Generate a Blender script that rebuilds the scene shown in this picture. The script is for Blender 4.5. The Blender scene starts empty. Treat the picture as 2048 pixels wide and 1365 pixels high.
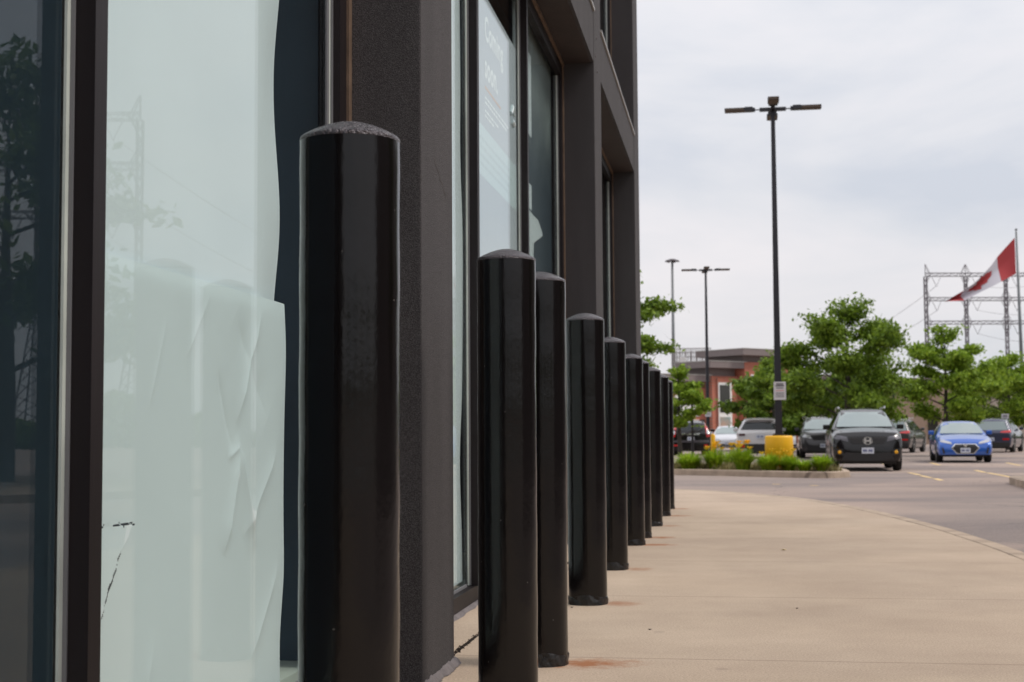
import bpy, bmesh, math, random
import numpy as np
from mathutils import Vector, Matrix
from mathutils.bvhtree import BVHTree
R = math.radians
sc = bpy.context.scene
col = sc.collection

# ------------------------------------------------------------------ camera
cam_d = bpy.data.cameras.new('camera')
cam = bpy.data.objects.new('camera', cam_d); col.objects.link(cam); sc.camera = cam
cam_d.sensor_width = 36.0
cam_d.lens = 50.0
cam_d.clip_start = 0.05; cam_d.clip_end = 3000
pit, rol = R(3.746), R(.38)
F = Vector((0, math.cos(pit), math.sin(pit))); U0 = Vector((0, -math.sin(pit), math.cos(pit))); R0 = Vector((1, 0, 0))
UP = U0*math.cos(rol) + R0*math.sin(rol); RT = R0*math.cos(rol) - U0*math.sin(rol)
cam.matrix_world = Matrix(((RT.x, UP.x, -F.x, 0), (RT.y, UP.y, -F.y, 0), (RT.z, UP.z, -F.z, .895), (0, 0, 0, 1)))
cam_d.dof.use_dof = True
cam_d.dof.focus_distance = 4.6
cam_d.dof.aperture_fstop = 7.1

# ------------------------------------------------------------------ world and sun
SUN_EL, SUN_AZ = R(52), R(100)          # azimuth clockwise from +Y
w = bpy.data.worlds.new('World'); sc.world = w; w.use_nodes = True
nt = w.node_tree; nt.nodes.clear()
def N(t, typ, **kw):
    n = t.nodes.new(typ)
    for k, v in kw.items(): setattr(n, k, v)
    return n
wo = N(nt, 'ShaderNodeOutputWorld')
sky = N(nt, 'ShaderNodeTexSky', sky_type='NISHITA', sun_disc=False, sun_elevation=SUN_EL, sun_rotation=SUN_AZ)
bg1 = N(nt, 'ShaderNodeBackground'); bg1.inputs[1].default_value = .1
nt.links.new(sky.outputs[0], bg1.inputs[0])
tc = N(nt, 'ShaderNodeTexCoord')
mp = N(nt, 'ShaderNodeMapping'); mp.inputs['Scale'].default_value = (1.0, 1.0, 3.2); mp.inputs['Location'].default_value = (.35, .1, .3)
nt.links.new(tc.outputs['Generated'], mp.inputs[0])
no = N(nt, 'ShaderNodeTexNoise'); no.inputs['Scale'].default_value = 3.1; no.inputs['Detail'].default_value = 7; no.inputs['Roughness'].default_value = .52; no.inputs['Distortion'].default_value = .4
nt.links.new(mp.outputs[0], no.inputs[0])
cr = N(nt, 'ShaderNodeValToRGB')
e = cr.color_ramp.elements
e[0].position = .33; e[0].color = (.655, .685, .755, 1)
e[1].position = .66; e[1].color = (.900, .865, .885, 1)
x = e.new(.48); x.color = (.775, .780, .820, 1)
nt.links.new(no.outputs[0], cr.inputs[0])
# brighter cloud overhead than near the horizon
sp = N(nt, 'ShaderNodeSeparateXYZ'); nt.links.new(tc.outputs['Generated'], sp.inputs[0])
mr = N(nt, 'ShaderNodeMapRange'); mr.inputs['From Min'].default_value = 0; mr.inputs['From Max'].default_value = .9
mr.inputs['To Min'].default_value = .93; mr.inputs['To Max'].default_value = 1.5
nt.links.new(sp.outputs[2], mr.inputs[0])
bg2 = N(nt, 'ShaderNodeBackground'); nt.links.new(cr.outputs[0], bg2.inputs[0]); nt.links.new(mr.outputs[0], bg2.inputs[1])
mx = N(nt, 'ShaderNodeMixShader'); mx.inputs[0].default_value = .93
nt.links.new(bg1.outputs[0], mx.inputs[1]); nt.links.new(bg2.outputs[0], mx.inputs[2]); nt.links.new(mx.outputs[0], wo.inputs[0])
sd = bpy.data.lights.new('sun', 'SUN'); sd.energy = 2.0; sd.angle = R(16); sd.color = (1, .93, .84)
so = bpy.data.objects.new('sun', sd); col.objects.link(so)
sdir = Vector((math.sin(SUN_AZ)*math.cos(SUN_EL), math.cos(SUN_AZ)*math.cos(SUN_EL), math.sin(SUN_EL)))
so.rotation_euler = sdir.to_track_quat('Z', 'Y').to_euler()
sc.view_settings.view_transform = 'Standard'; sc.view_settings.look = 'None'
sc.view_settings.exposure = 0; sc.view_settings.gamma = 1
sc.render.engine = 'CYCLES'
sc.cycles.max_bounces = 10; sc.cycles.transparent_max_bounces = 24

# ------------------------------------------------------------------ lot frame: T runs along the shop front, NV points away from it
A = R(8.7)
T = Vector((math.sin(A), math.cos(A), 0)); NV = Vector((math.cos(A), -math.sin(A), 0))
def P(u, n, z=0.0): return T*u + NV*n + Vector((0, 0, z))
ROT = -A                                   # rotation that carries (n, u) axes to world
ROAD = -.17

# ------------------------------------------------------------------ materials
def mat(name, color, rough=.6, metal=0, spec=.5, noise=0, nscale=8, bump=0, bscale=60, coat=0, c2=None, ndetail=5, stretch=None, bdist=.01, coat_rough=.05):
    m = bpy.data.materials.new(name); m.use_nodes = True; t = m.node_tree
    b = t.nodes['Principled BSDF']
    b.inputs['Base Color'].default_value = (*color, 1); b.inputs['Roughness'].default_value = rough
    b.inputs['Metallic'].default_value = metal; b.inputs['Specular IOR Level'].default_value = spec
    b.inputs['Coat Weight'].default_value = coat; b.inputs['Coat Roughness'].default_value = coat_rough
    tcn = N(t, 'ShaderNodeTexCoord'); src = tcn.outputs['Object']
    if stretch:
        mpn = N(t, 'ShaderNodeMapping'); mpn.inputs['Scale'].default_value = stretch; t.links.new(src, mpn.inputs[0]); src = mpn.outputs[0]
    if noise:
        nn = N(t, 'ShaderNodeTexNoise'); nn.inputs['Scale'].default_value = nscale; nn.inputs['Detail'].default_value = ndetail; t.links.new(src, nn.inputs[0])
        mxn = N(t, 'ShaderNodeMix', data_type='RGBA')
        c2 = c2 or tuple(min(1, c*(1+noise)) for c in color); c1 = tuple(c*(1-noise) for c in color)
        mxn.inputs[6].default_value = (*c1, 1); mxn.inputs[7].default_value = (*c2, 1)
        rr = N(t, 'ShaderNodeMapRange'); rr.inputs['From Min'].default_value = .3; rr.inputs['From Max'].default_value = .7
        t.links.new(nn.outputs[0], rr.inputs[0]); t.links.new(rr.outputs[0], mxn.inputs[0]); t.links.new(mxn.outputs[2], b.inputs['Base Color'])
    if bump:
        bn = N(t, 'ShaderNodeTexNoise'); bn.inputs['Scale'].default_value = bscale; bn.inputs['Detail'].default_value = 3; t.links.new(src, bn.inputs[0])
        bb = N(t, 'ShaderNodeBump'); bb.inputs['Strength'].default_value = bump; bb.inputs['Distance'].default_value = bdist
        t.links.new(bn.outputs[0], bb.inputs['Height']); t.links.new(bb.outputs[0], b.inputs['Normal'])
    return m
M = {}
M['frame'] = mat('dark anodised frame', (.013, .0095, .0105), .5, 0, .22, .25, 3, stretch=(1, 1, .15), bump=.05, bscale=40)
M['strip'] = mat('pale glazing strip', (.50, .54, .50), .6, noise=.12, nscale=6)
M['gasket'] = mat('grey gasket', (.16, .16, .17), .6)
M['caulk'] = mat('brown sealant', (.15, .098, .066), .7, noise=.25, nscale=9, bump=.3, bscale=30)
M['flash'] = mat('metal flashing', (.42, .40, .37), .4, .6)
M['grey_seal'] = mat('grey sealant', (.15, .13, .13), .7, noise=.25, nscale=12, bump=.5, bscale=25, bdist=.02)
M['inner'] = mat('dark blue interior wall', (.058, .090, .125), .7, noise=.2, nscale=1.5)
M['ledge'] = mat('pale interior floor', (.62, .66, .58), .6, noise=.08, nscale=3)
M['soffit'] = mat('dark brown soffit panel', (.036, .024, .021), .8, noise=.15, nscale=5, bump=.3, bscale=60)
M['kerb'] = mat('concrete kerb', (.40, .31, .235), .9, noise=.22, nscale=3, bump=.5, bscale=50)
M['soil'] = mat('brown bark mulch', (.14, .075, .05), .95, noise=.5, nscale=12, bump=1, bscale=18, bdist=.06)
M['black_pole'] = mat('black painted steel', (.014, .013, .018), .4, noise=.2)
M['grey_pole'] = mat('galvanised steel', (.15, .16, .17), .5, .2, noise=.15, nscale=2)
M['bronze'] = mat('bronze lamp panel', (.085, .055, .035), .5)
M['yellow'] = mat('yellow plastic sleeve', (.82, .44, .004), .5, noise=.09, nscale=2)
M['signface'] = mat('pale sign face', (.60, .58, .60), .5)
M['ink'] = mat('dark sign ink', (.12, .11, .12), .6)
M['redink'] = mat('red sign ink', (.65, .12, .09), .6)
M['brick'] = None
M['trim'] = mat('grey metal fascia', (.19, .155, .15), .6, noise=.1)
M['white_wall'] = mat('white cladding', (.74, .74, .72), .7, noise=.05)
M['dark_glass'] = mat('dark window glass', (.03, .03, .025), .1)
M['teal'] = mat('teal window poster', (.25, .50, .52), .5, noise=.4, nscale=.8, c2=(.55, .30, .2))
M['louvre'] = mat('grey louvre', (.36, .33, .33), .7, noise=.15)
M['bark'] = mat('bark', (.055, .045, .038), .9, noise=.3, bump=.6, bscale=20)
M['tire'] = mat('black rubber tyre', (.012, .012, .012), .8)
M['rim'] = mat('alloy rim', (.35, .35, .36), .35, .8)
M['cplastic'] = mat('black plastic trim', (.018, .017, .018), .55)
M['cglass'] = mat('car glass', (.20, .26, .26), .04, 0, .9, coat=1)
M['cglass_side'] = mat('dark car glass', (.012, .016, .018), .05, 0, .6)
M['redlight'] = mat('red lamp lens', (.55, .012, .015), .2, coat=1)
M['headlight'] = mat('clear lamp lens', (.45, .46, .48), .12, .3, coat=1)
M['chrome'] = mat('chrome trim', (.7, .7, .7), .18, .9)
M['plate'] = mat('licence plate', (.62, .66, .74), .5)
M['platetxt'] = mat('plate characters', (.03, .05, .2), .5)
M['amber'] = mat('amber fog lamp', (.85, .42, .01), .3)
M['flag_red'] = mat('red flag cloth', (.44, .055, .06), .8)
M['flag_white'] = mat('white flag cloth', (.62, .60, .66), .8)
M['steel_dark'] = mat('weathered lattice steel', (.13, .115, .13), .7)
M['wire'] = mat('aluminium conductor', (.36, .36, .38), .6)
M['petal'] = mat('yellow petal', (.92, .55, .01), .5)
M['paintline'] = mat('worn yellow road paint', (.66, .47, .22), .8, noise=.25, nscale=5)
M['text_white'] = mat('white poster lettering', (.93, .96, .95), .6)
M['orange'] = mat('orange poster underline', (.70, .47, .34), .6)
M['poster_text'] = mat('faint poster print', (.58, .67, .69), .6)
M['poster_pale'] = mat('pale poster band', (.66, .76, .78), .6)

def paper_mat(name, c, tr=.2):
    m = mat(name, c, .75, noise=.03, nscale=1.5); t = m.node_tree; b = t.nodes['Principled BSDF']
    out = t.nodes['Material Output']; tl = N(t, 'ShaderNodeBsdfTranslucent'); tl.inputs[0].default_value = (*c, 1)
    ms = N(t, 'ShaderNodeMixShader'); ms.inputs[0].default_value = tr
    t.links.new(b.outputs[0], ms.inputs[1]); t.links.new(tl.outputs[0], ms.inputs[2]); t.links.new(ms.outputs[0], out.inputs[0])
    return m
M['paper'] = paper_mat('white covering paper', (.83, .895, .915))
M['paper_low'] = paper_mat('greyer covering paper', (.775, .85, .86))
M['poster'] = paper_mat('pale grey poster', (.56, .60, .64), .05)

def glass_mat(name, tint, base=.021, k=.45, k0=.2):
    m = bpy.data.materials.new(name); m.use_nodes = True; t = m.node_tree; t.nodes.clear()
    out = N(t, 'ShaderNodeOutputMaterial'); tr = N(t, 'ShaderNodeBsdfTransparent'); tr.inputs[0].default_value = (*tint, 1)
    gl = N(t, 'ShaderNodeBsdfGlossy'); gl.inputs['Roughness'].default_value = .0; gl.inputs[0].default_value = (.95, .97, 1, 1)
    # reflection rises steeply at grazing angles only (polarised view)
    ge = N(t, 'ShaderNodeNewGeometry'); dp = N(t, 'ShaderNodeVectorMath', operation='DOT_PRODUCT'); t.links.new(ge.outputs['Incoming'], dp.inputs[0]); t.links.new(ge.outputs['Normal'], dp.inputs[1])
    ab = N(t, 'ShaderNodeMath', operation='ABSOLUTE'); t.links.new(dp.outputs['Value'], ab.inputs[0])
    a1 = N(t, 'ShaderNodeMath', operation='SUBTRACT'); a1.inputs[0].default_value = 1; t.links.new(ab.outputs[0], a1.inputs[1])
    a2 = N(t, 'ShaderNodeMath', operation='POWER'); a2.inputs[1].default_value = 5; t.links.new(a1.outputs[0], a2.inputs[0])
    a3 = N(t, 'ShaderNodeMath', operation='MULTIPLY_ADD'); a3.inputs[1].default_value = k; a3.inputs[2].default_value = base; t.links.new(a2.outputs[0], a3.inputs[0])
    ms = N(t, 'ShaderNodeMixShader'); t.links.new(a3.outputs[0], ms.inputs[0]); t.links.new(tr.outputs[0], ms.inputs[1]); t.links.new(gl.outputs[0], ms.inputs[2])
    t.links.new(ms.outputs[0], out.inputs[0]); return m
M['glass'] = glass_mat('green tinted window glass', (.945, .975, .972))

t = M['kerb'].node_tree; b = t.nodes['Principled BSDF']; lk = b.inputs['Base Color'].links[0].from_socket; tcn = N(t, 'ShaderNodeTexCoord')
dt = N(t, 'ShaderNodeVectorMath', operation='DOT_PRODUCT'); dt.inputs[1].default_value = (T.x+.25, T.y-.15, 0); t.links.new(tcn.outputs['Object'], dt.inputs[0])
pp = N(t, 'ShaderNodeMath', operation='PINGPONG'); pp.inputs[1].default_value = .85; t.links.new(dt.outputs['Value'], pp.inputs[0])
jl = N(t, 'ShaderNodeMapRange'); jl.inputs['From Min'].default_value = .006; jl.inputs['From Max'].default_value = .018; jl.inputs['To Min'].default_value = .8; jl.inputs['To Max'].default_value = 0; t.links.new(pp.outputs[0], jl.inputs[0])
mk = N(t, 'ShaderNodeMix', data_type='RGBA'); mk.inputs[7].default_value = (.12, .09, .07, 1); t.links.new(jl.outputs[0], mk.inputs[0]); t.links.new(lk, mk.inputs[6]); t.links.new(mk.outputs[2], b.inputs['Base Color'])
# dark stucco with coarse grains
def stucco():
    m = mat('charcoal stucco', (.052, .045, .046), .85); t = m.node_tree; b = t.nodes['Principled BSDF']
    tcn = N(t, 'ShaderNodeTexCoord')
    n1 = N(t, 'ShaderNodeTexNoise'); n1.inputs['Scale'].default_value = 330; n1.inputs['Detail'].default_value = 2
    n2 = N(t, 'ShaderNodeTexNoise'); n2.inputs['Scale'].default_value = 1.6; n2.inputs['Detail'].default_value = 5
    v = N(t, 'ShaderNodeTexVoronoi'); v.inputs['Scale'].default_value = 210
    mps = N(t, 'ShaderNodeMapping'); mps.inputs['Scale'].default_value = (3, 3, .5); t.links.new(tcn.outputs['Object'], mps.inputs[0])
    for n in (n1, v): t.links.new(tcn.outputs['Object'], n.inputs['Vector'])
    t.links.new(mps.outputs[0], n2.inputs['Vector'])
    cr1 = N(t, 'ShaderNodeValToRGB'); cr1.color_ramp.elements[0].position = .38; cr1.color_ramp.elements[0].color = (.026, .023, .024, 1)
    cr1.color_ramp.elements[1].position = .70; cr1.color_ramp.elements[1].color = (.092, .083, .086, 1)
    t.links.new(n1.outputs[0], cr1.inputs[0])
    mm = N(t, 'ShaderNodeMix', data_type='RGBA', blend_type='MULTIPLY'); mm.inputs[0].default_value = .55
    cr2 = N(t, 'ShaderNodeValToRGB'); cr2.color_ramp.elements[0].position = .35; cr2.color_ramp.elements[0].color = (.72, .70, .70, 1); cr2.color_ramp.elements[1].position = .65; cr2.color_ramp.elements[1].color = (1.1, 1.08, 1.08, 1)
    t.links.new(n2.outputs[0], cr2.inputs[0]); t.links.new(cr1.outputs[0], mm.inputs[6]); t.links.new(cr2.outputs[0], mm.inputs[7]); t.links.new(mm.outputs[2], b.inputs['Base Color'])
    ad = N(t, 'ShaderNodeMath', operation='SUBTRACT'); t.links.new(n1.outputs[0], ad.inputs[0]); t.links.new(v.outputs[0], ad.inputs[1])
    bp = N(t, 'ShaderNodeBump'); bp.inputs['Strength'].default_value = .6; bp.inputs['Distance'].default_value = .0028
    t.links.new(ad.outputs[0], bp.inputs['Height']); t.links.new(bp.outputs[0], b.inputs['Normal']); return m
M['stucco'] = stucco()

def brick():
    m = mat('red brick', (.36, .13, .09), .9); t = m.node_tree; b = t.nodes['Principled BSDF']
    tcn = N(t, 'ShaderNodeTexCoord'); mpn = N(t, 'ShaderNodeMapping'); mpn.inputs['Rotation'].default_value = (R(90), 0, 0)
    t.links.new(tcn.outputs['Object'], mpn.inputs[0])
    bk = N(t, 'ShaderNodeTexBrick'); bk.inputs['Scale'].default_value = 2.2
    bk.inputs['Color1'].default_value = (.46, .145, .085, 1); bk.inputs['Color2'].default_value = (.39, .12, .075, 1); bk.inputs['Mortar'].default_value = (.36, .22, .18, 1)
    t.links.new(mpn.outputs[0], bk.inputs[0]); t.links.new(bk.outputs[0], b.inputs['Base Color']); return m
M['brick'] = brick()

# glossy brush-painted bollard
def bollard_paint(name, cap=False):
    m = mat(name, (.0034, .0029, .0031), .12, 0, .37); t = m.node_tree; b = t.nodes['Principled BSDF']
    oi = N(t, 'ShaderNodeObjectInfo'); tcn = N(t, 'ShaderNodeTexCoord')
    ad = N(t, 'ShaderNodeVectorMath', operation='ADD'); mu = N(t, 'ShaderNodeVectorMath', operation='SCALE'); mu.inputs['Scale'].default_value = 37
    cb = N(t, 'ShaderNodeCombineXYZ'); t.links.new(oi.outputs['Random'], cb.inputs[0]); t.links.new(oi.outputs['Random'], cb.inputs[2])
    t.links.new(cb.outputs[0], mu.inputs[0]); t.links.new(mu.outputs[0], ad.inputs[0]); t.links.new(tcn.outputs['Object'], ad.inputs[1])
    mpn = N(t, 'ShaderNodeMapping'); mpn.inputs['Scale'].default_value = (1, 1, 1 if cap else .5); t.links.new(ad.outputs[0], mpn.inputs[0])
    n1 = N(t, 'ShaderNodeTexNoise'); n1.inputs['Scale'].default_value = 150 if cap else 75; n1.inputs['Detail'].default_value = 3
    n2 = N(t, 'ShaderNodeTexNoise'); n2.inputs['Scale'].default_value = 60 if cap else 12; n2.inputs['Detail'].default_value = 3
    t.links.new(mpn.outputs[0], n1.inputs[0]); t.links.new(mpn.outputs[0], n2.inputs[0])
    b1 = N(t, 'ShaderNodeBump'); b1.inputs['Strength'].default_value = 1.0 if cap else .16; b1.inputs['Distance'].default_value = .011 if cap else .003
    b2 = N(t, 'ShaderNodeBump'); b2.inputs['Strength'].default_value = .6 if cap else .08; b2.inputs['Distance'].default_value = .01
    t.links.new(n1.outputs[0], b1.inputs['Height']); t.links.new(n2.outputs[0], b2.inputs['Height']); t.links.new(b1.outputs[0], b2.inputs['Normal']); t.links.new(b2.outputs[0], b.inputs['Normal'])
    n3 = N(t, 'ShaderNodeTexNoise'); n3.inputs['Scale'].default_value = 5; n3.inputs['Detail'].default_value = 6; t.links.new(ad.outputs[0], n3.inputs[0])
    rr = N(t, 'ShaderNodeMapRange'); rr.inputs['From Min'].default_value = .3; rr.inputs['From Max'].default_value = .7
    rr.inputs['To Min'].default_value = .14 if cap else .13; rr.inputs['To Max'].default_value = .3 if cap else .21; t.links.new(n3.outputs[0], rr.inputs[0]); t.links.new(rr.outputs[0], b.inputs['Roughness'])
    if cap: b.inputs['Base Color'].default_value = (.11, .10, .11, 1); b.inputs['Metallic'].default_value = .45
    else:   # pinhole chips and dust specks
        v = N(t, 'ShaderNodeTexVoronoi'); v.inputs['Scale'].default_value = 16; t.links.new(ad.outputs[0], v.inputs[0])
        lt = N(t, 'ShaderNodeMath', operation='LESS_THAN'); lt.inputs[1].default_value = .035; t.links.new(v.outputs[0], lt.inputs[0])
        mm = N(t, 'ShaderNodeMix', data_type='RGBA'); mm.inputs[6].default_value = (.0045, .0036, .0038, 1); mm.inputs[7].default_value = (.09, .08, .075, 1)
        t.links.new(lt.outputs[0], mm.inputs[0]); t.links.new(mm.outputs[2], b.inputs['Base Color'])
    return m
M['bpaint'] = bollard_paint('glossy black bollard paint'); M['bcap'] = bollard_paint('dimpled black cap paint', True)
M['bbase'] = mat('rough chipped black paint', (.006, .0055, .006), .3, 0, .4, noise=.5, nscale=55, c2=(.03, .028, .028), bump=.7, bscale=60, bdist=.006)

# ------------------------------------------------------------------ helpers
def new_mesh(name, verts, faces, m, parent=None, smooth=False, mats=None, midx=None):
    me = bpy.data.meshes.new(name); me.from_pydata([tuple(v) for v in verts], [], faces); me.validate()
    for q in (mats or [m]): me.materials.append(q)
    if midx is not None: me.polygons.foreach_set('material_index', midx)
    if smooth: me.polygons.foreach_set('use_smooth', [True]*len(me.polygons))
    o = bpy.data.objects.new(name, me); col.objects.link(o)
    if parent is not None: o.parent = parent
    return o
def tag(o, label=None, cat=None, group=None, kind=None):
    if label: o['label'] = label
    if cat: o['category'] = cat
    if group: o['group'] = group
    if kind: o['kind'] = kind
    return o
def empty(name, loc=(0, 0, 0), rz=0, label=None, cat=None, group=None):
    o = bpy.data.objects.new(name, None); col.objects.link(o); o.location = loc; o.rotation_euler = (0, 0, rz)
    return tag(o, label, cat, group)
class MB:
    def __init__(s): s.v = []; s.f = []
    def add(s, vs, fs):
        k = len(s.v); s.v += [tuple(v) for v in vs]; s.f += [tuple(i+k for i in f) for f in fs]
    def box(s, x0, x1, y0, y1, z0, z1):
        s.add([(x0, y0, z0), (x1, y0, z0), (x1, y1, z0), (x0, y1, z0), (x0, y0, z1), (x1, y0, z1), (x1, y1, z1), (x0, y1, z1)],
              [(0, 3, 2, 1), (4, 5, 6, 7), (0, 1, 5, 4), (1, 2, 6, 5), (2, 3, 7, 6), (3, 0, 4, 7)]); return s
    def tube(s, pts, rads, n=8, cap=True):
        pts = [Vector(p) for p in pts]; rings = []
        for i, p in enumerate(pts):
            d = (pts[min(i+1, len(pts)-1)] - pts[max(i-1, 0)]).normalized()
            a = d.orthogonal().normalized() if i == 0 else (a - d*a.dot(d)).normalized()
            b = d.cross(a); r = rads[i] if hasattr(rads, '__len__') else rads
            rings.append([p + (a*math.cos(2*math.pi*k/n) + b*math.sin(2*math.pi*k/n))*r for k in range(n)])
        vs = [v for rg in rings for v in rg]; fs = []
        for i in range(len(pts)-1):
            for k in range(n): fs.append((i*n+k, i*n+(k+1) % n, (i+1)*n+(k+1) % n, (i+1)*n+k))
        if cap: fs.append(tuple(range(n))[::-1]); fs.append(tuple((len(pts)-1)*n+k for k in range(n)))
        s.add(vs, fs); return s
    def lathe(s, prof, n=48, c=(0, 0, 0)):
        vs = []; fs = []
        for (r, z) in prof:
            for k in range(n): vs.append((c[0]+r*math.cos(2*math.pi*k/n), c[1]+r*math.sin(2*math.pi*k/n), c[2]+z))
        for i in range(len(prof)-1):
            for k in range(n): fs.append((i*n+k, i*n+(k+1) % n, (i+1)*n+(k+1) % n, (i+1)*n+k))
        s.add(vs, fs); return s
    def build(s, name, m, parent=None, smooth=False): return new_mesh(name, s.v, s.f, m, parent, smooth)
def auto_smooth(o, ang=35):
    me = o.data; bm = bmesh.new(); bm.from_mesh(me)
    bmesh.ops.recalc_face_normals(bm, faces=bm.faces)
    for ed in bm.edges:
        if len(ed.link_faces) == 2 and ed.calc_face_angle(0) > R(ang): ed.smooth = False
    for f in bm.faces: f.smooth = True
    bm.to_mesh(me); bm.free(); return o
def catmull(pts, k=8):
    out = []; n = len(pts)
    for i in range(n-1):
        p0, p1, p2, p3 = [np.array(pts[max(0, min(n-1, j))], float) for j in (i-1, i, i+1, i+2)]
        for s_ in range(k):
            t_ = s_/k; out.append(.5*((2*p1)+(-p0+p2)*t_+(2*p0-5*p1+4*p2-p3)*t_**2+(-p0+3*p1-3*p2+p3)*t_**3))
    out.append(np.array(pts[-1], float)); return out
def bevel(o, wd=.01, seg=2):
    bm = bmesh.new(); bm.from_mesh(o.data); bmesh.ops.bevel(bm, geom=bm.edges[:], offset=wd, segments=seg, affect='EDGES', profile=.5)
    bm.to_mesh(o.data); bm.free(); return o
def poly_fill(name, pts, z, m, parent=None, zlow=None):
    bm = bmesh.new(); vs = [bm.verts.new((p[0], p[1], z)) for p in pts]; f = bm.faces.new(vs); f.normal_update()
    if f.normal.z < 0: f.normal_flip()
    if zlow is not None:
        r = bmesh.ops.extrude_face_region(bm, geom=[f]); 
        for v in r['geom']:
            if isinstance(v, bmesh.types.BMVert): v.co.z = zlow
        bmesh.ops.recalc_face_normals(bm, faces=bm.faces)
    bmesh.ops.triangulate(bm, faces=[q for q in bm.faces if len(q.verts) > 4])
    me = bpy.data.meshes.new(name); bm.to_mesh(me); bm.free(); me.materials.append(m)
    o = bpy.data.objects.new(name, me); col.objects.link(o)
    if parent: o.parent = parent
    return o
def text_mesh(s, size, m, name, parent=None, extrude=.0006, spacing=1.0, offset=0):
    cu = bpy.data.curves.new('txt', 'FONT'); cu.body = s; cu.size = size; cu.extrude = extrude; cu.space_character = spacing; cu.offset = offset
    to = bpy.data.objects.new('txt', cu); me = bpy.data.meshes.new_from_object(to); me.name = name
    bpy.data.objects.remove(to); me.materials.clear(); me.materials.append(m)
    o = bpy.data.objects.new(name, me); col.objects.link(o)
    if parent: o.parent = parent
    return o

# ------------------------------------------------------------------ asphalt lot
BOL = [(-.333, 2.90), (-.0205, 4.93), (.109, 5.63), (.392, 7.58), (.655, 9.48), (.957, 11.52), (1.088, 12.32), (1.344, 13.86), (1.606, 15.52), (1.812, 16.95)]
def asphalt_mat():
    m = mat('pale worn asphalt', (.27, .225, .21), .9); t = m.node_tree; b = t.nodes['Principled BSDF']; tcn = N(t, 'ShaderNodeTexCoord')
    mpn = N(t, 'ShaderNodeMapping'); mpn.inputs['Rotation'].default_value = (0, 0, A); mpn.inputs['Scale'].default_value = (.35, 1, 1); t.links.new(tcn.outputs['Object'], mpn.inputs[0])
    n1 = N(t, 'ShaderNodeTexNoise'); n1.inputs['Scale'].default_value = .35; n1.inputs['Detail'].default_value = 7; n1.inputs['Roughness'].default_value = .6
    t.links.new(mpn.outputs[0], n1.inputs[0])
    c1 = N(t, 'ShaderNodeValToRGB'); c1.color_ramp.elements[0].position = .33; c1.color_ramp.elements[0].color = (.225, .182, .168, 1); c1.color_ramp.elements[1].position = .68; c1.color_ramp.elements[1].color = (.37, .29, .245, 1)
    t.links.new(n1.outputs[0], c1.inputs[0])
    n2 = N(t, 'ShaderNodeTexNoise'); n2.inputs['Scale'].default_value = 55; n2.inputs['Detail'].default_value = 3; t.links.new(tcn.outputs['Object'], n2.inputs[0])
    mm = N(t, 'ShaderNodeMix', data_type='RGBA', blend_type='OVERLAY'); mm.inputs[0].default_value = .5; t.links.new(c1.outputs[0], mm.inputs[6]); t.links.new(n2.outputs[0], mm.inputs[7])
    n5 = N(t, 'ShaderNodeTexNoise'); n5.inputs['Scale'].default_value = .11; n5.inputs['Detail'].default_value = 3; n5.inputs['Distortion'].default_value = 1.2; t.links.new(tcn.outputs['Object'], n5.inputs[0])
    c5 = N(t, 'ShaderNodeValToRGB'); c5.color_ramp.elements[0].position = .44; c5.color_ramp.elements[0].color = (.80, .81, .83, 1); c5.color_ramp.elements[1].position = .54; c5.color_ramp.elements[1].color = (1.06, 1.03, 1, 1); t.links.new(n5.outputs[0], c5.inputs[0])
    m5 = N(t, 'ShaderNodeMix', data_type='RGBA', blend_type='MULTIPLY'); m5.inputs[0].default_value = 1; t.links.new(mm.outputs[2], m5.inputs[6]); t.links.new(c5.outputs[0], m5.inputs[7]); mm = m5
    # thin wandering cracks
    v = N(t, 'ShaderNodeTexVoronoi', feature='DISTANCE_TO_EDGE'); v.inputs['Scale'].default_value = .16
    nd = N(t, 'ShaderNodeTexNoise'); nd.inputs['Scale'].default_value = 1.2; nd.inputs['Detail'].default_value = 4; t.links.new(tcn.outputs['Object'], nd.inputs[0])
    vm = N(t, 'ShaderNodeVectorMath', operation='MULTIPLY_ADD'); vm.inputs[1].default_value = (1.3, 1.3, 0); t.links.new(nd.outputs[1], vm.inputs[0]); t.links.new(tcn.outputs['Object'], vm.inputs[2]); t.links.new(vm.outputs[0], v.inputs[0])
    lt = N(t, 'ShaderNodeMath', operation='LESS_THAN'); lt.inputs[1].default_value = .0022; t.links.new(v.outputs[0], lt.inputs[0])
    m2 = N(t, 'ShaderNodeMix', data_type='RGBA'); m2.inputs[7].default_value = (.13, .11, .105, 1); t.links.new(lt.outputs[0], m2.inputs[0]); t.links.new(mm.outputs[2], m2.inputs[6]); t.links.new(m2.outputs[2], b.inputs['Base Color'])
    bp = N(t, 'ShaderNodeBump'); bp.inputs['Strength'].default_value = .5; bp.inputs['Distance'].default_value = .01; t.links.new(n2.outputs[0], bp.inputs['Height']); t.links.new(bp.outputs[0], b.inputs['Normal'])
    return m
M['asphalt'] = asphalt_mat()
g = MB(); g.add([(-700, -300, ROAD), (900, -300, ROAD), (900, 1500, ROAD), (-700, 1500, ROAD)], [(0, 1, 2, 3)])
tag(g.build('ground', M['asphalt']), kind='structure')

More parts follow.
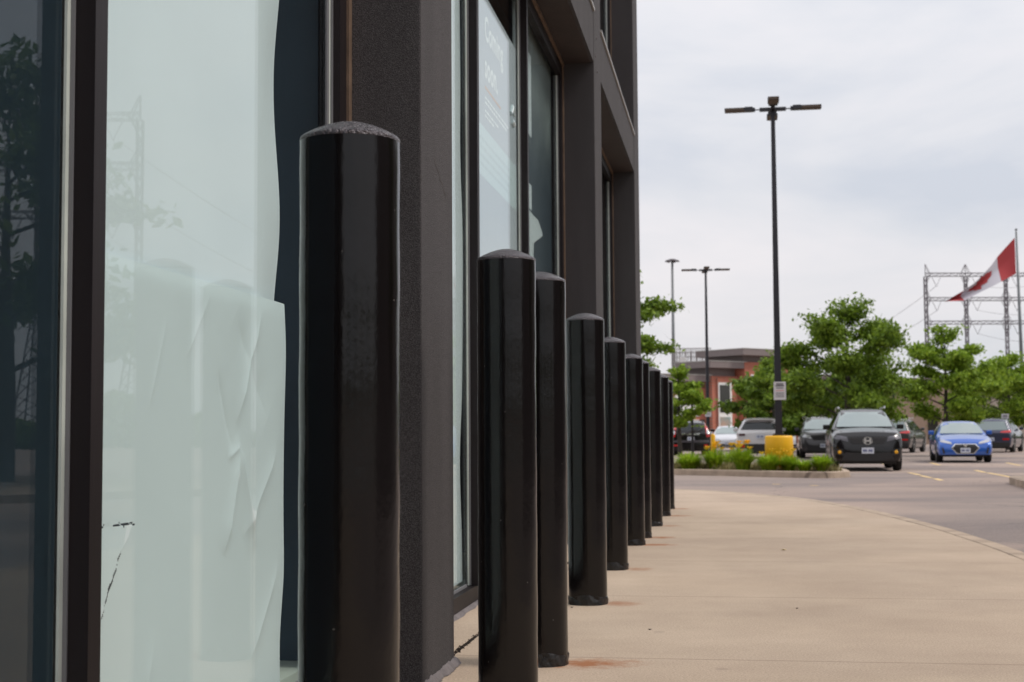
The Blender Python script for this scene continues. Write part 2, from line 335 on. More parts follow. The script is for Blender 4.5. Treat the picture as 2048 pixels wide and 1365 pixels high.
# ------------------------------------------------------------------ sidewalk with kerb
edge = [P(-22, 2.2), P(-10, 2.2), P(-3, 2.2), P(3, 2.2), P(7.5, 2.2), (3.80, 10.66), (3.95, 12.1), (4.05, 13.25), (4.13, 15.2), (4.13, 17.4), (3.93, 19.6), (3.25, 21.85), (2.35, 23.15), (.9, 24.3), (-2, 25.6), (-8, 27.6), (-16, 30)]
edge = [(p[0], p[1]) for p in edge]
E_ = catmull(edge, 7)
def offs(pts, d):
    out = []
    for i, p in enumerate(pts):
        a = pts[max(0, i-1)]; b = pts[min(len(pts)-1, i+1)]; t_ = np.array([b[0]-a[0], b[1]-a[1]]); t_ /= np.linalg.norm(t_)
        out.append((p[0]-t_[1]*d, p[1]+t_[0]*d))
    return out
def sidewalk_mat():
    m = mat('broom finished tan concrete', (.45, .34, .24), .92); t = m.node_tree; b = t.nodes['Principled BSDF']; tcn = N(t, 'ShaderNodeTexCoord'); obj_ = tcn.outputs['Object']
    def noise(s, d=5, src=obj_, r=.55):
        n = N(t, 'ShaderNodeTexNoise'); n.inputs['Scale'].default_value = s; n.inputs['Detail'].default_value = d; n.inputs['Roughness'].default_value = r; t.links.new(src, n.inputs[0]); return n.outputs[0]
    c1 = N(t, 'ShaderNodeValToRGB'); c1.color_ramp.elements[0].position = .3; c1.color_ramp.elements[0].color = (.40, .308, .232, 1); c1.color_ramp.elements[1].position = .7; c1.color_ramp.elements[1].color = (.52, .412, .315, 1)
    t.links.new(noise(.9, 8, r=.65), c1.inputs[0])
    mm = N(t, 'ShaderNodeMix', data_type='RGBA', blend_type='OVERLAY'); mm.inputs[0].default_value = .85
    nfine = noise(110, 5, r=.8); t.links.new(c1.outputs[0], mm.inputs[6]); t.links.new(nfine, mm.inputs[7])
    cb = N(t, 'ShaderNodeValToRGB'); cb.color_ramp.elements[0].position = .36; cb.color_ramp.elements[0].color = (.90, .895, .90, 1); cb.color_ramp.elements[1].position = .64; cb.color_ramp.elements[1].color = (1.04, 1.03, 1.02, 1); t.links.new(noise(.33, 4), cb.inputs[0])
    mb2 = N(t, 'ShaderNodeMix', data_type='RGBA', blend_type='MULTIPLY'); mb2.inputs[0].default_value = 1; t.links.new(mm.outputs[2], mb2.inputs[6]); t.links.new(cb.outputs[0], mb2.inputs[7])
    vg = N(t, 'ShaderNodeTexVoronoi'); vg.inputs['Scale'].default_value = 1.7; t.links.new(obj_, vg.inputs[0])
    gg = N(t, 'ShaderNodeMapRange', interpolation_type='SMOOTHSTEP'); gg.inputs['From Min'].default_value = .03; gg.inputs['From Max'].default_value = .06; gg.inputs['To Min'].default_value = .35; gg.inputs['To Max'].default_value = 0; t.links.new(vg.outputs[0], gg.inputs[0])
    mm = N(t, 'ShaderNodeMix', data_type='RGBA'); mm.inputs[7].default_value = (.24, .19, .15, 1); t.links.new(gg.outputs[0], mm.inputs[0]); t.links.new(mb2.outputs[2], mm.inputs[6])
    # joints across the walk
    dt = N(t, 'ShaderNodeVectorMath', operation='DOT_PRODUCT'); dt.inputs[1].default_value = tuple(T); t.links.new(obj_, dt.inputs[0])
    nz = noise(6, 3); wob = N(t, 'ShaderNodeMath', operation='MULTIPLY_ADD'); wob.inputs[1].default_value = .012; t.links.new(nz, wob.inputs[0]); t.links.new(dt.outputs['Value'], wob.inputs[2])
    sh = N(t, 'ShaderNodeMath', operation='SUBTRACT'); sh.inputs[1].default_value = 5.755; t.links.new(wob.outputs[0], sh.inputs[0])
    pp = N(t, 'ShaderNodeMath', operation='PINGPONG'); pp.inputs[1].default_value = 1.09; t.links.new(sh.outputs[0], pp.inputs[0])
    jl = N(t, 'ShaderNodeMapRange'); jl.inputs['From Min'].default_value = .002; jl.inputs['From Max'].default_value = .010; jl.inputs['To Min'].default_value = .62; jl.inputs['To Max'].default_value = 0; t.links.new(pp.outputs[0], jl.inputs[0])
    m2 = N(t, 'ShaderNodeMix', data_type='RGBA'); m2.inputs[7].default_value = (.17, .12, .09, 1); t.links.new(jl.outputs[0], m2.inputs[0]); t.links.new(mm.outputs[2], m2.inputs[6])
    # small dark specks and pits
    v = N(t, 'ShaderNodeTexVoronoi'); v.inputs['Scale'].default_value = 7; t.links.new(obj_, v.inputs[0])
    lt = N(t, 'ShaderNodeMath', operation='LESS_THAN'); lt.inputs[1].default_value = .028; t.links.new(v.outputs[0], lt.inputs[0])
    sc_ = N(t, 'ShaderNodeMath', operation='MULTIPLY'); sc_.inputs[1].default_value = .25; t.links.new(lt.outputs[0], sc_.inputs[0])
    m3 = N(t, 'ShaderNodeMix', data_type='RGBA'); m3.inputs[7].default_value = (.10, .075, .06, 1); t.links.new(sc_.outputs[0], m3.inputs[0]); t.links.new(m2.outputs[2], m3.inputs[6])
    # rust washed out from the foot of each bollard
    prev = None; nr_ = noise(16, 7, r=.75); nrm = N(t, 'ShaderNodeMath', operation='MULTIPLY_ADD'); nrm.inputs[1].default_value = 2.6; nrm.inputs[2].default_value = -.8; t.links.new(nr_, nrm.inputs[0]); nr = nrm.outputs[0]
    for i, (bx_, by_) in enumerate(BOL):
        st = [1, .9, 1.0, .55, .5, .9, .8, .5, .8, .7][i]
        mpn = N(t, 'ShaderNodeVectorMath', operation='SUBTRACT'); mpn.inputs[1].default_value = (bx_+.17, by_-.01, 0); t.links.new(obj_, mpn.inputs[0])
        ml = N(t, 'ShaderNodeVectorMath', operation='MULTIPLY'); ml.inputs[1].default_value = (4.4/st, 7.5, 0); t.links.new(mpn.outputs[0], ml.inputs[0])
        ln = N(t, 'ShaderNodeVectorMath', operation='LENGTH'); t.links.new(ml.outputs[0], ln.inputs[0])
        ad = N(t, 'ShaderNodeMath', operation='ADD'); t.links.new(ln.outputs['Value'], ad.inputs[0]); t.links.new(nr, ad.inputs[1])
        rg = N(t, 'ShaderNodeMapRange', interpolation_type='SMOOTHSTEP'); rg.inputs['From Min'].default_value = .55; rg.inputs['From Max'].default_value = 1.7; rg.inputs['To Min'].default_value = .9*min(1, st+.15); rg.inputs['To Max'].default_value = 0; t.links.new(ad.outputs[0], rg.inputs[0])
        if prev is None: prev = rg.outputs[0]
        else:
            mxx = N(t, 'ShaderNodeMath', operation='MAXIMUM'); t.links.new(prev, mxx.inputs[0]); t.links.new(rg.outputs[0], mxx.inputs[1]); prev = mxx.outputs[0]
    m4 = N(t, 'ShaderNodeMix', data_type='RGBA'); m4.inputs[7].default_value = (.30, .10, .025, 1); t.links.new(prev, m4.inputs[0]); t.links.new(m3.outputs[2], m4.inputs[6])
    t.links.new(m4.outputs[2], b.inputs['Base Color'])
    bp = N(t, 'ShaderNodeBump'); bp.inputs['Strength'].default_value = .55; bp.inputs['Distance'].default_value = .006; t.links.new(nfine, bp.inputs['Height']); t.links.new(bp.outputs[0], b.inputs['Normal'])
    return m
M['walk'] = sidewalk_mat()
inner = offs(E_, .165); nwall = -1.125
poly = [(p[0], p[1]) for p in offs(E_, .175)]
back = [P(17.7, -3)[:2], P(17.7, nwall)[:2], P(-22, nwall)[:2]]
poly2 = poly + [P(30, -25)[:2]] + [P(17.7, -25)[:2]] + [P(17.7, nwall)[:2], P(-22, nwall)[:2]]
tag(poly_fill('sidewalk', poly2, 0, M['walk'], zlow=-.2), kind='structure')
# strip of slab between the joint and the shop front
s_ = MB(); 
q = [P(-22, nwall-.016), P(17.7, nwall-.016), P(17.7, -1.7), P(-22, -1.7)]
s_.add([(v.x, v.y, .002) for v in q], [(0, 1, 2, 3)]); s_.add([(v.x, v.y, zz) for v in q[:2] for zz in (.002, -.2)], [(0, 1, 3, 2)])
o = s_.build('sidewalk', M['walk']); tag(o, kind='structure')
s_ = MB(); s_.add([tuple(P(a, b_, -.012)) for a, b_ in ((-22, nwall-.03), (17.7, nwall-.03), (17.7, nwall+.03), (-22, nwall+.03))], [(0, 1, 2, 3)])
# kerb along the curved edge
kv = []; kf = []; prof = [(.165, -.2), (.165, -.004), (.155, .002), (.03, .002), (.008, -.008), (0, -.03), (-.012, -.2)]
rows = [offs(E_, d) for d, z in prof]
for i in range(len(E_)):
    for j, (d, z) in enumerate(prof): kv.append((rows[j][i][0], rows[j][i][1], z))
npf = len(prof)
for i in range(len(E_)-1):
    for j in range(npf-1): kf.append((i*npf+j, i*npf+j+1, (i+1)*npf+j+1, (i+1)*npf+j))
tag(new_mesh('kerb', kv, kf, M['kerb']), kind='structure')
# packed dirt in the joint
rd = random.Random(3); jb = MB()
for i in range(700):
    u_ = rd.uniform(4.6, 12.5); n_ = nwall-.008+rd.gauss(0, .006); r_ = rd.uniform(.003, .009); p = P(u_, n_, .0)
    jb.add([(p.x-r_, p.y, 0), (p.x+r_, p.y-r_, 0), (p.x, p.y+r_*1.4, 0), (p.x, p.y, r_*1.1)], [(0, 1, 3), (1, 2, 3), (2, 0, 3)])
M['grit'] = mat('dark grit', (.06, .045, .038), .95)
jb.add([tuple(P(a, b_, -.006)) for a, b_ in ((-22, nwall-.03), (17.7, nwall-.03), (17.7, nwall+.03), (-22, nwall+.03))], [(0, 1, 2, 3)])
tag(jb.build('joint_grit', M['grit']), 'dark grit packed in the joint along the shop front', 'grit', kind='stuff')

# ------------------------------------------------------------------ shop building (parts in the building's frame: x = n, y = u)
shop = empty('retail_building', (0, 0, 0), ROT, 'charcoal stucco shop building with tall recessed windows beside the bollards', 'building')
FR = -1.08
def bbox(name, m, u0, u1, n0, n1, z0, z1, parent=shop, bv=0):
    o = MB().box(n0, n1, u0, u1, z0, z1).build(name, m, parent)
    if bv: bevel(o, bv)
    return o
cols_ = [(-14.6, -14.0), (-8.0, -7.4), (-1.35, -.75), (4.935, 5.515), (11.70, 12.33), (16.77, 17.6)]
for (a, b_) in cols_: bbox('column', M['stucco'], a, b_, -1.62, FR, -.05, 9.0, bv=.006)
SOF, TOPF = 4.0, 4.43
def window_bay(a, b_, z0, z1, mull, tag_=None):
    f = MB(); fr, bk = -1.345, -1.398; fw = .06
    f.box(bk, fr, a+.041, a+.065+fw, z0+.0, z1-.07); f.box(bk, fr, b_-.065-fw, b_-.041, z0, z1-.07)
    f.box(bk, fr+.0, a+.065+fw, b_-.065-fw, z0, z0+.095); f.box(bk, fr, a+.065+fw, b_-.065-fw, z1-.07-fw, z1-.07)
    f.box(bk, fr-.002, a+.002, b_-.002, z1-.066, z1-.03)
    for mu in mull: f.box(bk-.004, -1.325, mu-.06, mu, z0+.095, z1-.07-fw)
    w_ = f.build('window', M['frame'], shop)
    c = MB(); c.box(-1.40, -1.335, a+.001, a+.040, z0+.004, z1-.03); c.box(-1.40, -1.335, b_-.040, b_-.001, z0+.004, z1-.03); c.box(-1.40, -1.331, a+.001, b_-.001, z1-.028, z1-.001)
    c.build('sealant', M['caulk'], w_)
    eds = [a+.065+fw] + [m_ for m_ in mull] ; ends = [m_-.06 for m_ in mull] + [b_-.065-fw]
    for s0, s1 in zip(eds, ends):
        MB().box(-1.392, -1.386, s0+.0005, s1-.0005, z0+.096, z1-.07-fw-.001).build('pane', M['glass'], w_)
        g_ = MB(); g_.box(-1.3855, -1.379, s1-.021, s1-.006, z0+.1, z1-.135).build('glazing_strip', M['strip'], w_)
        MB().box(-1.3855, -1.370, s1-.0055, s1-.0005, z0+.1, z1-.135).build('gasket', M['gasket'], w_)
        MB().box(-1.3855, -1.379, s1-.046, s1-.022, z0+.1, z1-.135).build('gasket', M['gasket'], w_) if s1 > b_-.2 and b_ < 6 else None
        MB().box(-1.3855, -1.379, s0+.0005, s1-.0655, z0+.0965, z0+.112).build('gasket', M['gasket'], w_)
    return w_
bays = [(-14.0, -8.0, [-12.0, -10.0]), (-7.4, -1.35, [-5.4, -3.4]), (-.75, 4.935, [.80, 2.876]), (5.515, 11.70, [7.53, 9.47]), (12.33, 16.77, [14.55])]
for a, b_, mu in bays:
    window_bay(a, b_, 0.0, SOF, mu)
    bbox('lintel', M['stucco'], a, b_, -1.60, FR-.004, SOF, TOPF)
    bbox('soffit', M['soffit'], a+.001, b_-.001, -1.32, FR-.03, SOF-.006, SOF-.001)
    bbox('flashing', M['flash'], a, b_, -1.50, FR+.012, TOPF+.001, TOPF+.022)
    window_bay(a, b_, TOPF+.03, 8.3, mu)
    bbox('lintel', M['stucco'], a, b_, -1.60, FR-.004, 8.3, 9.0)
bbox('end_wall', M['stucco'], 17.3, 17.6, -22, -1.621, -.05, 9.0)
bbox('end_wall', M['stucco'], -14.9, -14.601, -22, -1.08, -.05, 9.0)
bbox('rear_wall', M['stucco'], -14.6, 17.3, -22, -21.7, -.05, 9.0)
bbox('roof', M['trim'], -14.599, 17.299, -21.69, -1.63, 8.6, 8.8)
bbox('floor', M['ledge'], -14.59, 17.29, -21.6, -1.46, -.04, .10)
bbox('upper_floor', M['inner'], -14.59, 17.29, -21.6, -1.625, 4.1, 4.42)
bbox('partition', M['inner'], -14.59, 17.29, -4.6, -4.5, .101, 4.09)
bbox('inner_lining', M['inner'], 11.675, 11.698, -1.739, -1.457, .101, 3.99)
bbox('backing_board', M['inner'], 9.5, 11.67, -1.80, -1.74, .101, 4.09)  # navy board added behind the third pane in the same way
bbox('inner_lining', M['inner'], 4.915, 4.9335, -1.739, -1.457, .101, 3.99)
bbox('backing_board', M['inner'], -.70, 4.90, -1.80, -1.74, .101, 4.09)  # navy board added close to the glass to catch light the room lacks
bbox('partition', M['inner'], 4.98, 5.4, -4.49, -1.625, .101, 4.09)
bbox('partition', M['inner'], 11.75, 12.0, -4.49, -1.625, .101, 4.09)
bbox('partition', M['inner'], -14.59, 17.29, -4.6, -4.5, 4.43, 8.5)
# grey sealant bead smeared at the foot of the columns
for k, (a, b_) in enumerate(cols_[2:]):
    v = []; f = []; rr_ = random.Random(k); n_ = 34
    for i in range(n_+1):
        u_ = a+.0 + (b_-a+.02)*i/n_; w_ = .022+rr_.uniform(-.006, .012); h_ = .028+rr_.uniform(-.006, .008)
        v += [(FR+.001, u_, h_), (FR+w_*.5, u_, h_*.75), (FR+w_, u_, .003)]
    for i in range(n_):
        for j in (0, 1): f.append((i*3+j, i*3+j+1, (i+1)*3+j+1, (i+1)*3+j))
    new_mesh('base_sealant', v, f, M['grey_seal'], shop, True)
bb_ = MB()
for a, b_ in ((5.53, 11.69), (12.34, 16.76)):
    n_ = 60; v = []; f = []
    for i in range(n_+1):
        u_ = a+(b_-a)*i/n_; w_ = .02+rd.uniform(0, .012); v += [(-1.344, u_, .018), (-1.344+w_*.6, u_, .014), (-1.344+w_, u_, .003)]
    for i in range(n_):
        for j in (0, 1): f.append((i*3+j, i*3+j+1, (i+1)*3+j+1, (i+1)*3+j))
    new_mesh('base_sealant', v, f, M['grey_seal'], shop, True)
# panel joint lines and round screw covers on the upper wall
for (u_, z_) in ((11.83, 4.08), (11.95, 4.27), (11.96, 3.98)):
    o = MB().tube([(FR-.002, u_, z_), (FR+.006, u_, z_)], .012, 8).build('screw_cover', M['grey_seal'], shop)
# hairline crack on the second pillar
cv = []; cf = []; cx, cz = 5.15, 1.93
for i in range(16):
    cv += [(FR+.0012, cx, cz), (FR+.0012, cx+.0015, cz+.0028 if i not in (0, 15) else cz)]; cx += rd.uniform(.008, .026); cz -= rd.uniform(.002, .022)
for i in range(15): cf.append((2*i, 2*i+2, 2*i+3, 2*i+1))
new_mesh('crack', cv, cf, M['grit'], shop)

# ------------------------------------------------------------------ papers and poster behind the glass
def sheet(name, u0, u1, z0, z1, n0, disp, m, label, cat='paper', edge=None, hole=None, res=.009, group=None):
    nu = int((u1-u0)/res)+1; nz = int((z1-z0)/res)+1
    us = np.linspace(u0, u1, nu); zs = np.linspace(z0, z1, nz); U_, Z_ = np.meshgrid(us, zs)
    if edge is not None:                                     # stretch the far edge
        t_ = (U_-u0)/(u1-u0); U_ = u0 + t_*(edge(Z_)-u0)
    D_ = n0 + disp(U_, Z_)
    vs = np.stack([D_, U_, Z_], -1).reshape(-1, 3)
    idx = np.arange(nu*nz).reshape(nz, nu)
    fa = np.stack([idx[:-1, :-1], idx[:-1, 1:], idx[1:, 1:], idx[1:, :-1]], -1).reshape(-1, 4)
    if hole is not None:
        cu = U_.reshape(-1)[fa].mean(1); cz_ = Z_.reshape(-1)[fa].mean(1); fa = fa[~hole(cu, cz_)]
    o = new_mesh(name, vs, [tuple(map(int, q_)) for q_ in fa], m, None, True)
    o.rotation_euler = (0, 0, ROT); tag(o, label, cat, group); return o
def fold(U_, Z_, ua, za, ub, zb, wd, h):                     # ridge along a segment
    d = np.array([ub-ua, zb-za]); L = np.hypot(*d); d = d/L
    s = (U_-ua)*d[0]+(Z_-za)*d[1]; t_ = -(U_-ua)*d[1]+(Z_-za)*d[0]
    a_ = np.clip(np.minimum(s, L-s)/(L*.25), 0, 1)*((s > 0) & (s < L)); return h*a_*np.exp(-np.abs(t_)/wd)
def d_up(U_, Z_):
    return -.012 + .004*np.sin(Z_*1.9+1)+.010*np.clip((U_-4.1)/.25, 0, 1)**2*np.sin(Z_*8.3+.6)-.014*np.clip((U_-4.22)/.14, 0, 1)
def e_up(Z_): return 4.395+.005*np.sin(Z_*5.1)+.004*np.sin(Z_*13+1)
sheet('window_paper', 2.93, 4.37, 1.28, 3.95, -1.412, d_up, M['paper'], 'upper white paper sheet behind the glass left of the foremost bollard', edge=e_up, res=.016)
PT = [(2.93, .700), (3.185, .690), (2.965, .405)]
def intri(U_, Z_):
    def sd(a, b_): return (U_-a[0])*(b_[1]-a[1])-(Z_-a[1])*(b_[0]-a[0])
    return (Z_ < PT[0][1]+(U_-PT[0][0])*(PT[1][1]-PT[0][1])/(PT[1][0]-PT[0][0])) & (Z_ > .40) & (U_ < PT[2][0]+(Z_-PT[2][1])*(PT[1][0]-PT[2][0])/(PT[1][1]-PT[2][1]))
def seg_t(U_, Z_, a, b_):
    d = np.array([b_[0]-a[0], b_[1]-a[1]]); L = np.hypot(*d); d = d/L
    return ((U_-a[0])*d[0]+(Z_-a[1])*d[1])/L, -(U_-a[0])*d[1]+(Z_-a[1])*d[0]
def jag(x): return .0035*np.sin(x*23)+.002*np.sin(x*57+1)
def d_low(U_, Z_):
    D_ = .003*np.sin(U_*4+Z_*3)
    D_ += fold(U_, Z_, 3.93, .93, 4.14, 1.28, .022, .012)+fold(U_, Z_, 3.84, .56, 3.95, .86, .026, .014)+fold(U_, Z_, 3.90, .86, 3.78, 1.08, .02, -.006)
    D_ += fold(U_, Z_, 3.93, .90, 4.10, .55, .03, .012)+fold(U_, Z_, 3.99, .60, 4.30, .86, .035, .010)+fold(U_, Z_, 3.35, .42, 3.22, .1, .03, .005)+fold(U_, Z_, 3.55, 1.10, 3.72, 1.29, .012, .003)
    D_ += fold(U_, Z_, 4.05, .22, 4.32, .50, .035, .008)+fold(U_, Z_, 3.30, .95, 3.42, 1.2, .012, .003)+fold(U_, Z_, 3.96, .87, 3.86, .83, .012, .006)
    D_ += fold(U_, Z_, 3.92, 1.25, 4.2, .95, .07, -.010)
    D_ -= .020*np.clip((U_-4.25)/.15, 0, 1)**2*(.6+.4*np.sin(Z_*9.5))*.5
    ins = intri(U_, Z_); s, t_ = seg_t(U_, Z_, PT[2], PT[1])
    D_ = np.where(ins, D_+.010*np.clip(1-np.abs(t_)/.12, 0, 1)+.004*np.sin(U_*30), D_); return D_
def e_low(Z_): return 4.378+.005*np.sin(Z_*6+2)+.003*np.sin(Z_*17)-.02*np.clip((.45-Z_)/.2, 0, 1)
def h_low(u_, z_):
    s, t_ = seg_t(u_, z_, PT[2], PT[1]); w_ = .006+.007*np.clip(1-s, 0, 1)**1.2
    sl = (s > 0) & (s < 1.0) & (np.abs(t_+jag(s)*.7) < w_)
    s2, t2 = seg_t(u_, z_, PT[0], PT[1]); tl = (s2 > 0) & (s2 < 1.15) & (np.abs(t2+jag(s2*2)*.6) < .0024) & ((np.sin(s2*19) > .1) | (s2 > .8))
    s3, t3 = seg_t(u_, z_, (2.94, .398), (3.02, .41)); tl2 = (s3 > 0) & (s3 < 1) & (np.abs(t3) < .002)
    return sl | tl | tl2
sheet('window_paper', 2.93, 4.36, .10, 1.315, -1.404, d_low, M['paper_low'], 'lower creased white paper sheet with a torn corner near the frame', edge=e_low, hole=h_low, res=.0045)
# bay two, first panel
sheet('window_paper', 5.70, 7.36, .12, 3.9, -1.405, lambda U_, Z_: -.02*np.clip((U_-6.6)/.7, 0, 1)**2*.3*(1+np.sin(Z_*2.2+.5)), M['paper'], 'tall white paper sheet behind the narrow pane right of the stucco pillar', res=.04,
      edge=lambda Z_: 7.468-.055*np.exp(-((Z_-2.4)/.35)**2)-.06*np.exp(-((Z_-.75)/.3)**2))
# poster
pos = empty('poster', P(7.58, -1.400, 0), ROT, 'pale window poster reading Coming soon with an orange underline', 'poster')
MB().box(-.002, 0, 0, 1.83, .13, 3.5).build('poster_sheet', M['poster'], pos)
MB().box(.0004, .0010, .05, 1.80, 2.39, 2.69).build('pale_band', M['poster_pale'], pos)
def ptext(s, y, z, size, m, name, sp=1.0, off=0):
    o = text_mesh(s, size, m, name, pos, .0003, sp, off); o.rotation_euler = (R(90), 0, R(90)); o.location = (.0012, y, z); return o
ptext('Coming', .57, 3.235, .205, M['text_white'], 'lettering', 1.06, .0045)
ptext('soon.', .57, 3.005, .205, M['text_white'], 'lettering', 1.06, .0045)
MB().box(.0004, .0012, .58, 1.16, 2.935, 2.950).build('underline', M['orange'], pos)
rp = random.Random(5)
for zz, n1, n2 in ((2.875, .58, 1.40), (2.845, .58, 1.33), (2.795, .58, 1.0), (2.765, .58, .9)):
    b_ = MB(); y_ = n1
    while y_ < n2:
        l_ = rp.uniform(.03, .09); b_.box(.0004, .0009, y_, y_+l_, zz, zz+.013); y_ += l_+.018
    b_.build('small_print', M['text_white'], pos)
for zz in (2.60, 2.55, 2.50, 2.45):
    b_ = MB(); y_ = .25+rp.uniform(0, .2)
    while y_ < 1.5:
        l_ = rp.uniform(.04, .12); b_.box(.0012, .0016, y_, y_+l_, zz, zz+.02); y_ += l_+.03
    b_.build('small_print', M['poster_text'], pos)
b_ = MB(); b_.tube([(.001, 1.55, 3.0), (.001, 1.62, 3.06), (.001, 1.70, 3.02)], .018, 6); b_.tube([(.001, 1.60, 2.96), (.001, 1.68, 2.95)], .02, 6); b_.build('faint_mark', M['poster_text'], pos)
# third panel paper
M['frost'] = mat('grey blind fabric', (.30, .36, .36), .8, noise=.35, nscale=1.2)
sheet('window_paper', 9.56, 10.30, .12, 2.50, -1.405, lambda U_, Z_: .004*np.sin(U_*9), M['paper_low'], 'low paper sheet in the last pane behind the second and third bollards', res=.04, edge=lambda Z_: 10.25+.45*np.clip(1-abs(Z_-2.42)/.12, 0, 1)+.1*np.sin(Z_*3))
o = MB().box(-1.409, -1.406, 10.02, 10.20, 3.06, 3.66).build('paper_strip', M['paper']); o.rotation_euler = (0, 0, ROT); tag(o, 'narrow upright paper strip high on the pane beside the poster', 'paper')
o = MB().box(-1.409, -1.406, 10.02, 10.18, 2.52, 2.70).build('paper_strip', M['paper']); o.rotation_euler = (0, 0, ROT); tag(o, 'short paper strip lower on the pane beside the poster', 'paper')
o = MB().box(-1.47, -1.465, 12.46, 16.6, .12, 3.85).build('window_blind', M['frost']); o.rotation_euler = (0, 0, ROT); tag(o, 'grey blind filling the farthest ground floor window', 'blind')

mf = mat('graded pane sheet', (.05, .07, .08), .5); t = mf.node_tree; tcn = N(t, 'ShaderNodeTexCoord'); sx = N(t, 'ShaderNodeSeparateXYZ'); t.links.new(tcn.outputs['Object'], sx.inputs[0])
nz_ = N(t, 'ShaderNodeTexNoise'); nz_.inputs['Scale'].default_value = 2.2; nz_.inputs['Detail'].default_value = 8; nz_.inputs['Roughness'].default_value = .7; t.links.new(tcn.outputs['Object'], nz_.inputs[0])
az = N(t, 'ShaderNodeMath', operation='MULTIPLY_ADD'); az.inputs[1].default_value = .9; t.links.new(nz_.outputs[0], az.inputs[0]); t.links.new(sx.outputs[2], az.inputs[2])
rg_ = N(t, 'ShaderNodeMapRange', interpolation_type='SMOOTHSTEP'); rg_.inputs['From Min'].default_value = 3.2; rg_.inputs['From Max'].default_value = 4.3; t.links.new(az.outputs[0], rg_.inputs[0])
mc = N(t, 'ShaderNodeMix', data_type='RGBA'); mc.inputs[6].default_value = (.030, .052, .068, 1); mc.inputs[7].default_value = (.26, .30, .29, 1); t.links.new(rg_.outputs[0], mc.inputs[0]); t.links.new(mc.outputs[2], t.nodes['Principled BSDF'].inputs['Base Color'])  # opaque sheet behind the pane, its colour graded paler towards the top
o = MB().box(-1.436, -1.432, 9.48, 11.62, .12, 3.93).build('pane_backing', mf); o.rotation_euler = (0, 0, ROT); tag(o, 'dark opaque sheet, paler towards its top, in the last pane beside the poster', 'window film')
# ------------------------------------------------------------------ bollards
def copy_tree(o, parent=None, loc=None, rz=None):
    c = o.copy(); col.objects.link(c)
    if parent: c.parent = parent
    for ch in [k for k in bpy.data.objects if k.parent == o]: copy_tree(ch, c)
    if loc is not None: c.location = loc
    if rz is not None: c.rotation_euler = (0, 0, rz)
    return c
def make_bollard():
    root = empty('bollard')
    RB = .102; H_ = 1.502
    prof = [(RB+.0007*math.sin(i*1.7), .03+i*(H_-.037)/24) for i in range(25)]
    o = MB().lathe(prof, 96).build('post', M['bpaint'], root, True)
    cp = [(RB, H_-.007), (RB+.0012, H_-.003), (RB, H_+.001), (RB-.004, H_+.0045), (RB-.02, H_+.0125), (RB-.045, H_+.022), (RB-.07, H_+.029), (RB-.09, H_+.0325), (.0, H_+.0335)]
    cp = [(r_, z_+.004*(1-(r_/RB)**2)) for r_, z_ in cp]
    MB().lathe(cp, 96).build('cap', M['bcap'], root, True)
    n_ = 96; vs = []; fs = []; rb = random.Random(9); ring = [(0, .004), (0, .014), (0, .026), (0, .038), (0, .048)]
    for j, (d, z) in enumerate(ring):
        for k in range(n_):
            a_ = 2*math.pi*k/n_; wob = .0022*math.sin(5*a_+j)+.002*math.sin(11*a_+2*j)+rb.uniform(-.0008, .0008)
            rr_ = RB + (.0035, .0032, .0026, .0018, .0003)[j] + wob*(1 if j < 4 else .2)
            vs.append((rr_*math.cos(a_), rr_*math.sin(a_), (-.004 if j == 0 else z+ (.008*math.sin(3*a_+1) if j == 4 else 0))))
    for j in range(4):
        for k in range(n_): fs.append((j*n_+k, j*n_+(k+1) % n_, (j+1)*n_+(k+1) % n_, (j+1)*n_+k))
    new_mesh('base_collar', vs, fs, M['bbase'], root, True)
    return root
blab = ['foremost and largest glossy black bollard in front of the papered window',
        'second black bollard of the row, beside the narrow papered pane',
        'third black bollard, half hidden close behind the second, big rust stain at its foot',
        'fourth black bollard of the row, whole foot visible on the tan concrete',
        'fifth black bollard, standing in front of the middle pillar',
        'sixth black bollard with its foot on the concrete, before the farthest window',
        'seventh black bollard, close behind the sixth with only a sliver showing',
        'eighth black bollard, third from the far end of the row',
        'ninth black bollard, second from the far end of the row',
        'last black bollard at the far end of the row, thinnest in view']
b0 = make_bollard()
for i, (x_, y_) in enumerate(BOL):
    o = b0 if i == 0 else copy_tree(b0)
    o.location = (x_, y_, 0); rv = random.Random(i); o.rotation_euler = (R(rv.uniform(-.12, .12)), R(rv.uniform(-.1, .1)), rv.uniform(0, 6.28) if i else .3)
    tag(o, blab[i], 'bollard', 'black bollards along the shop front')

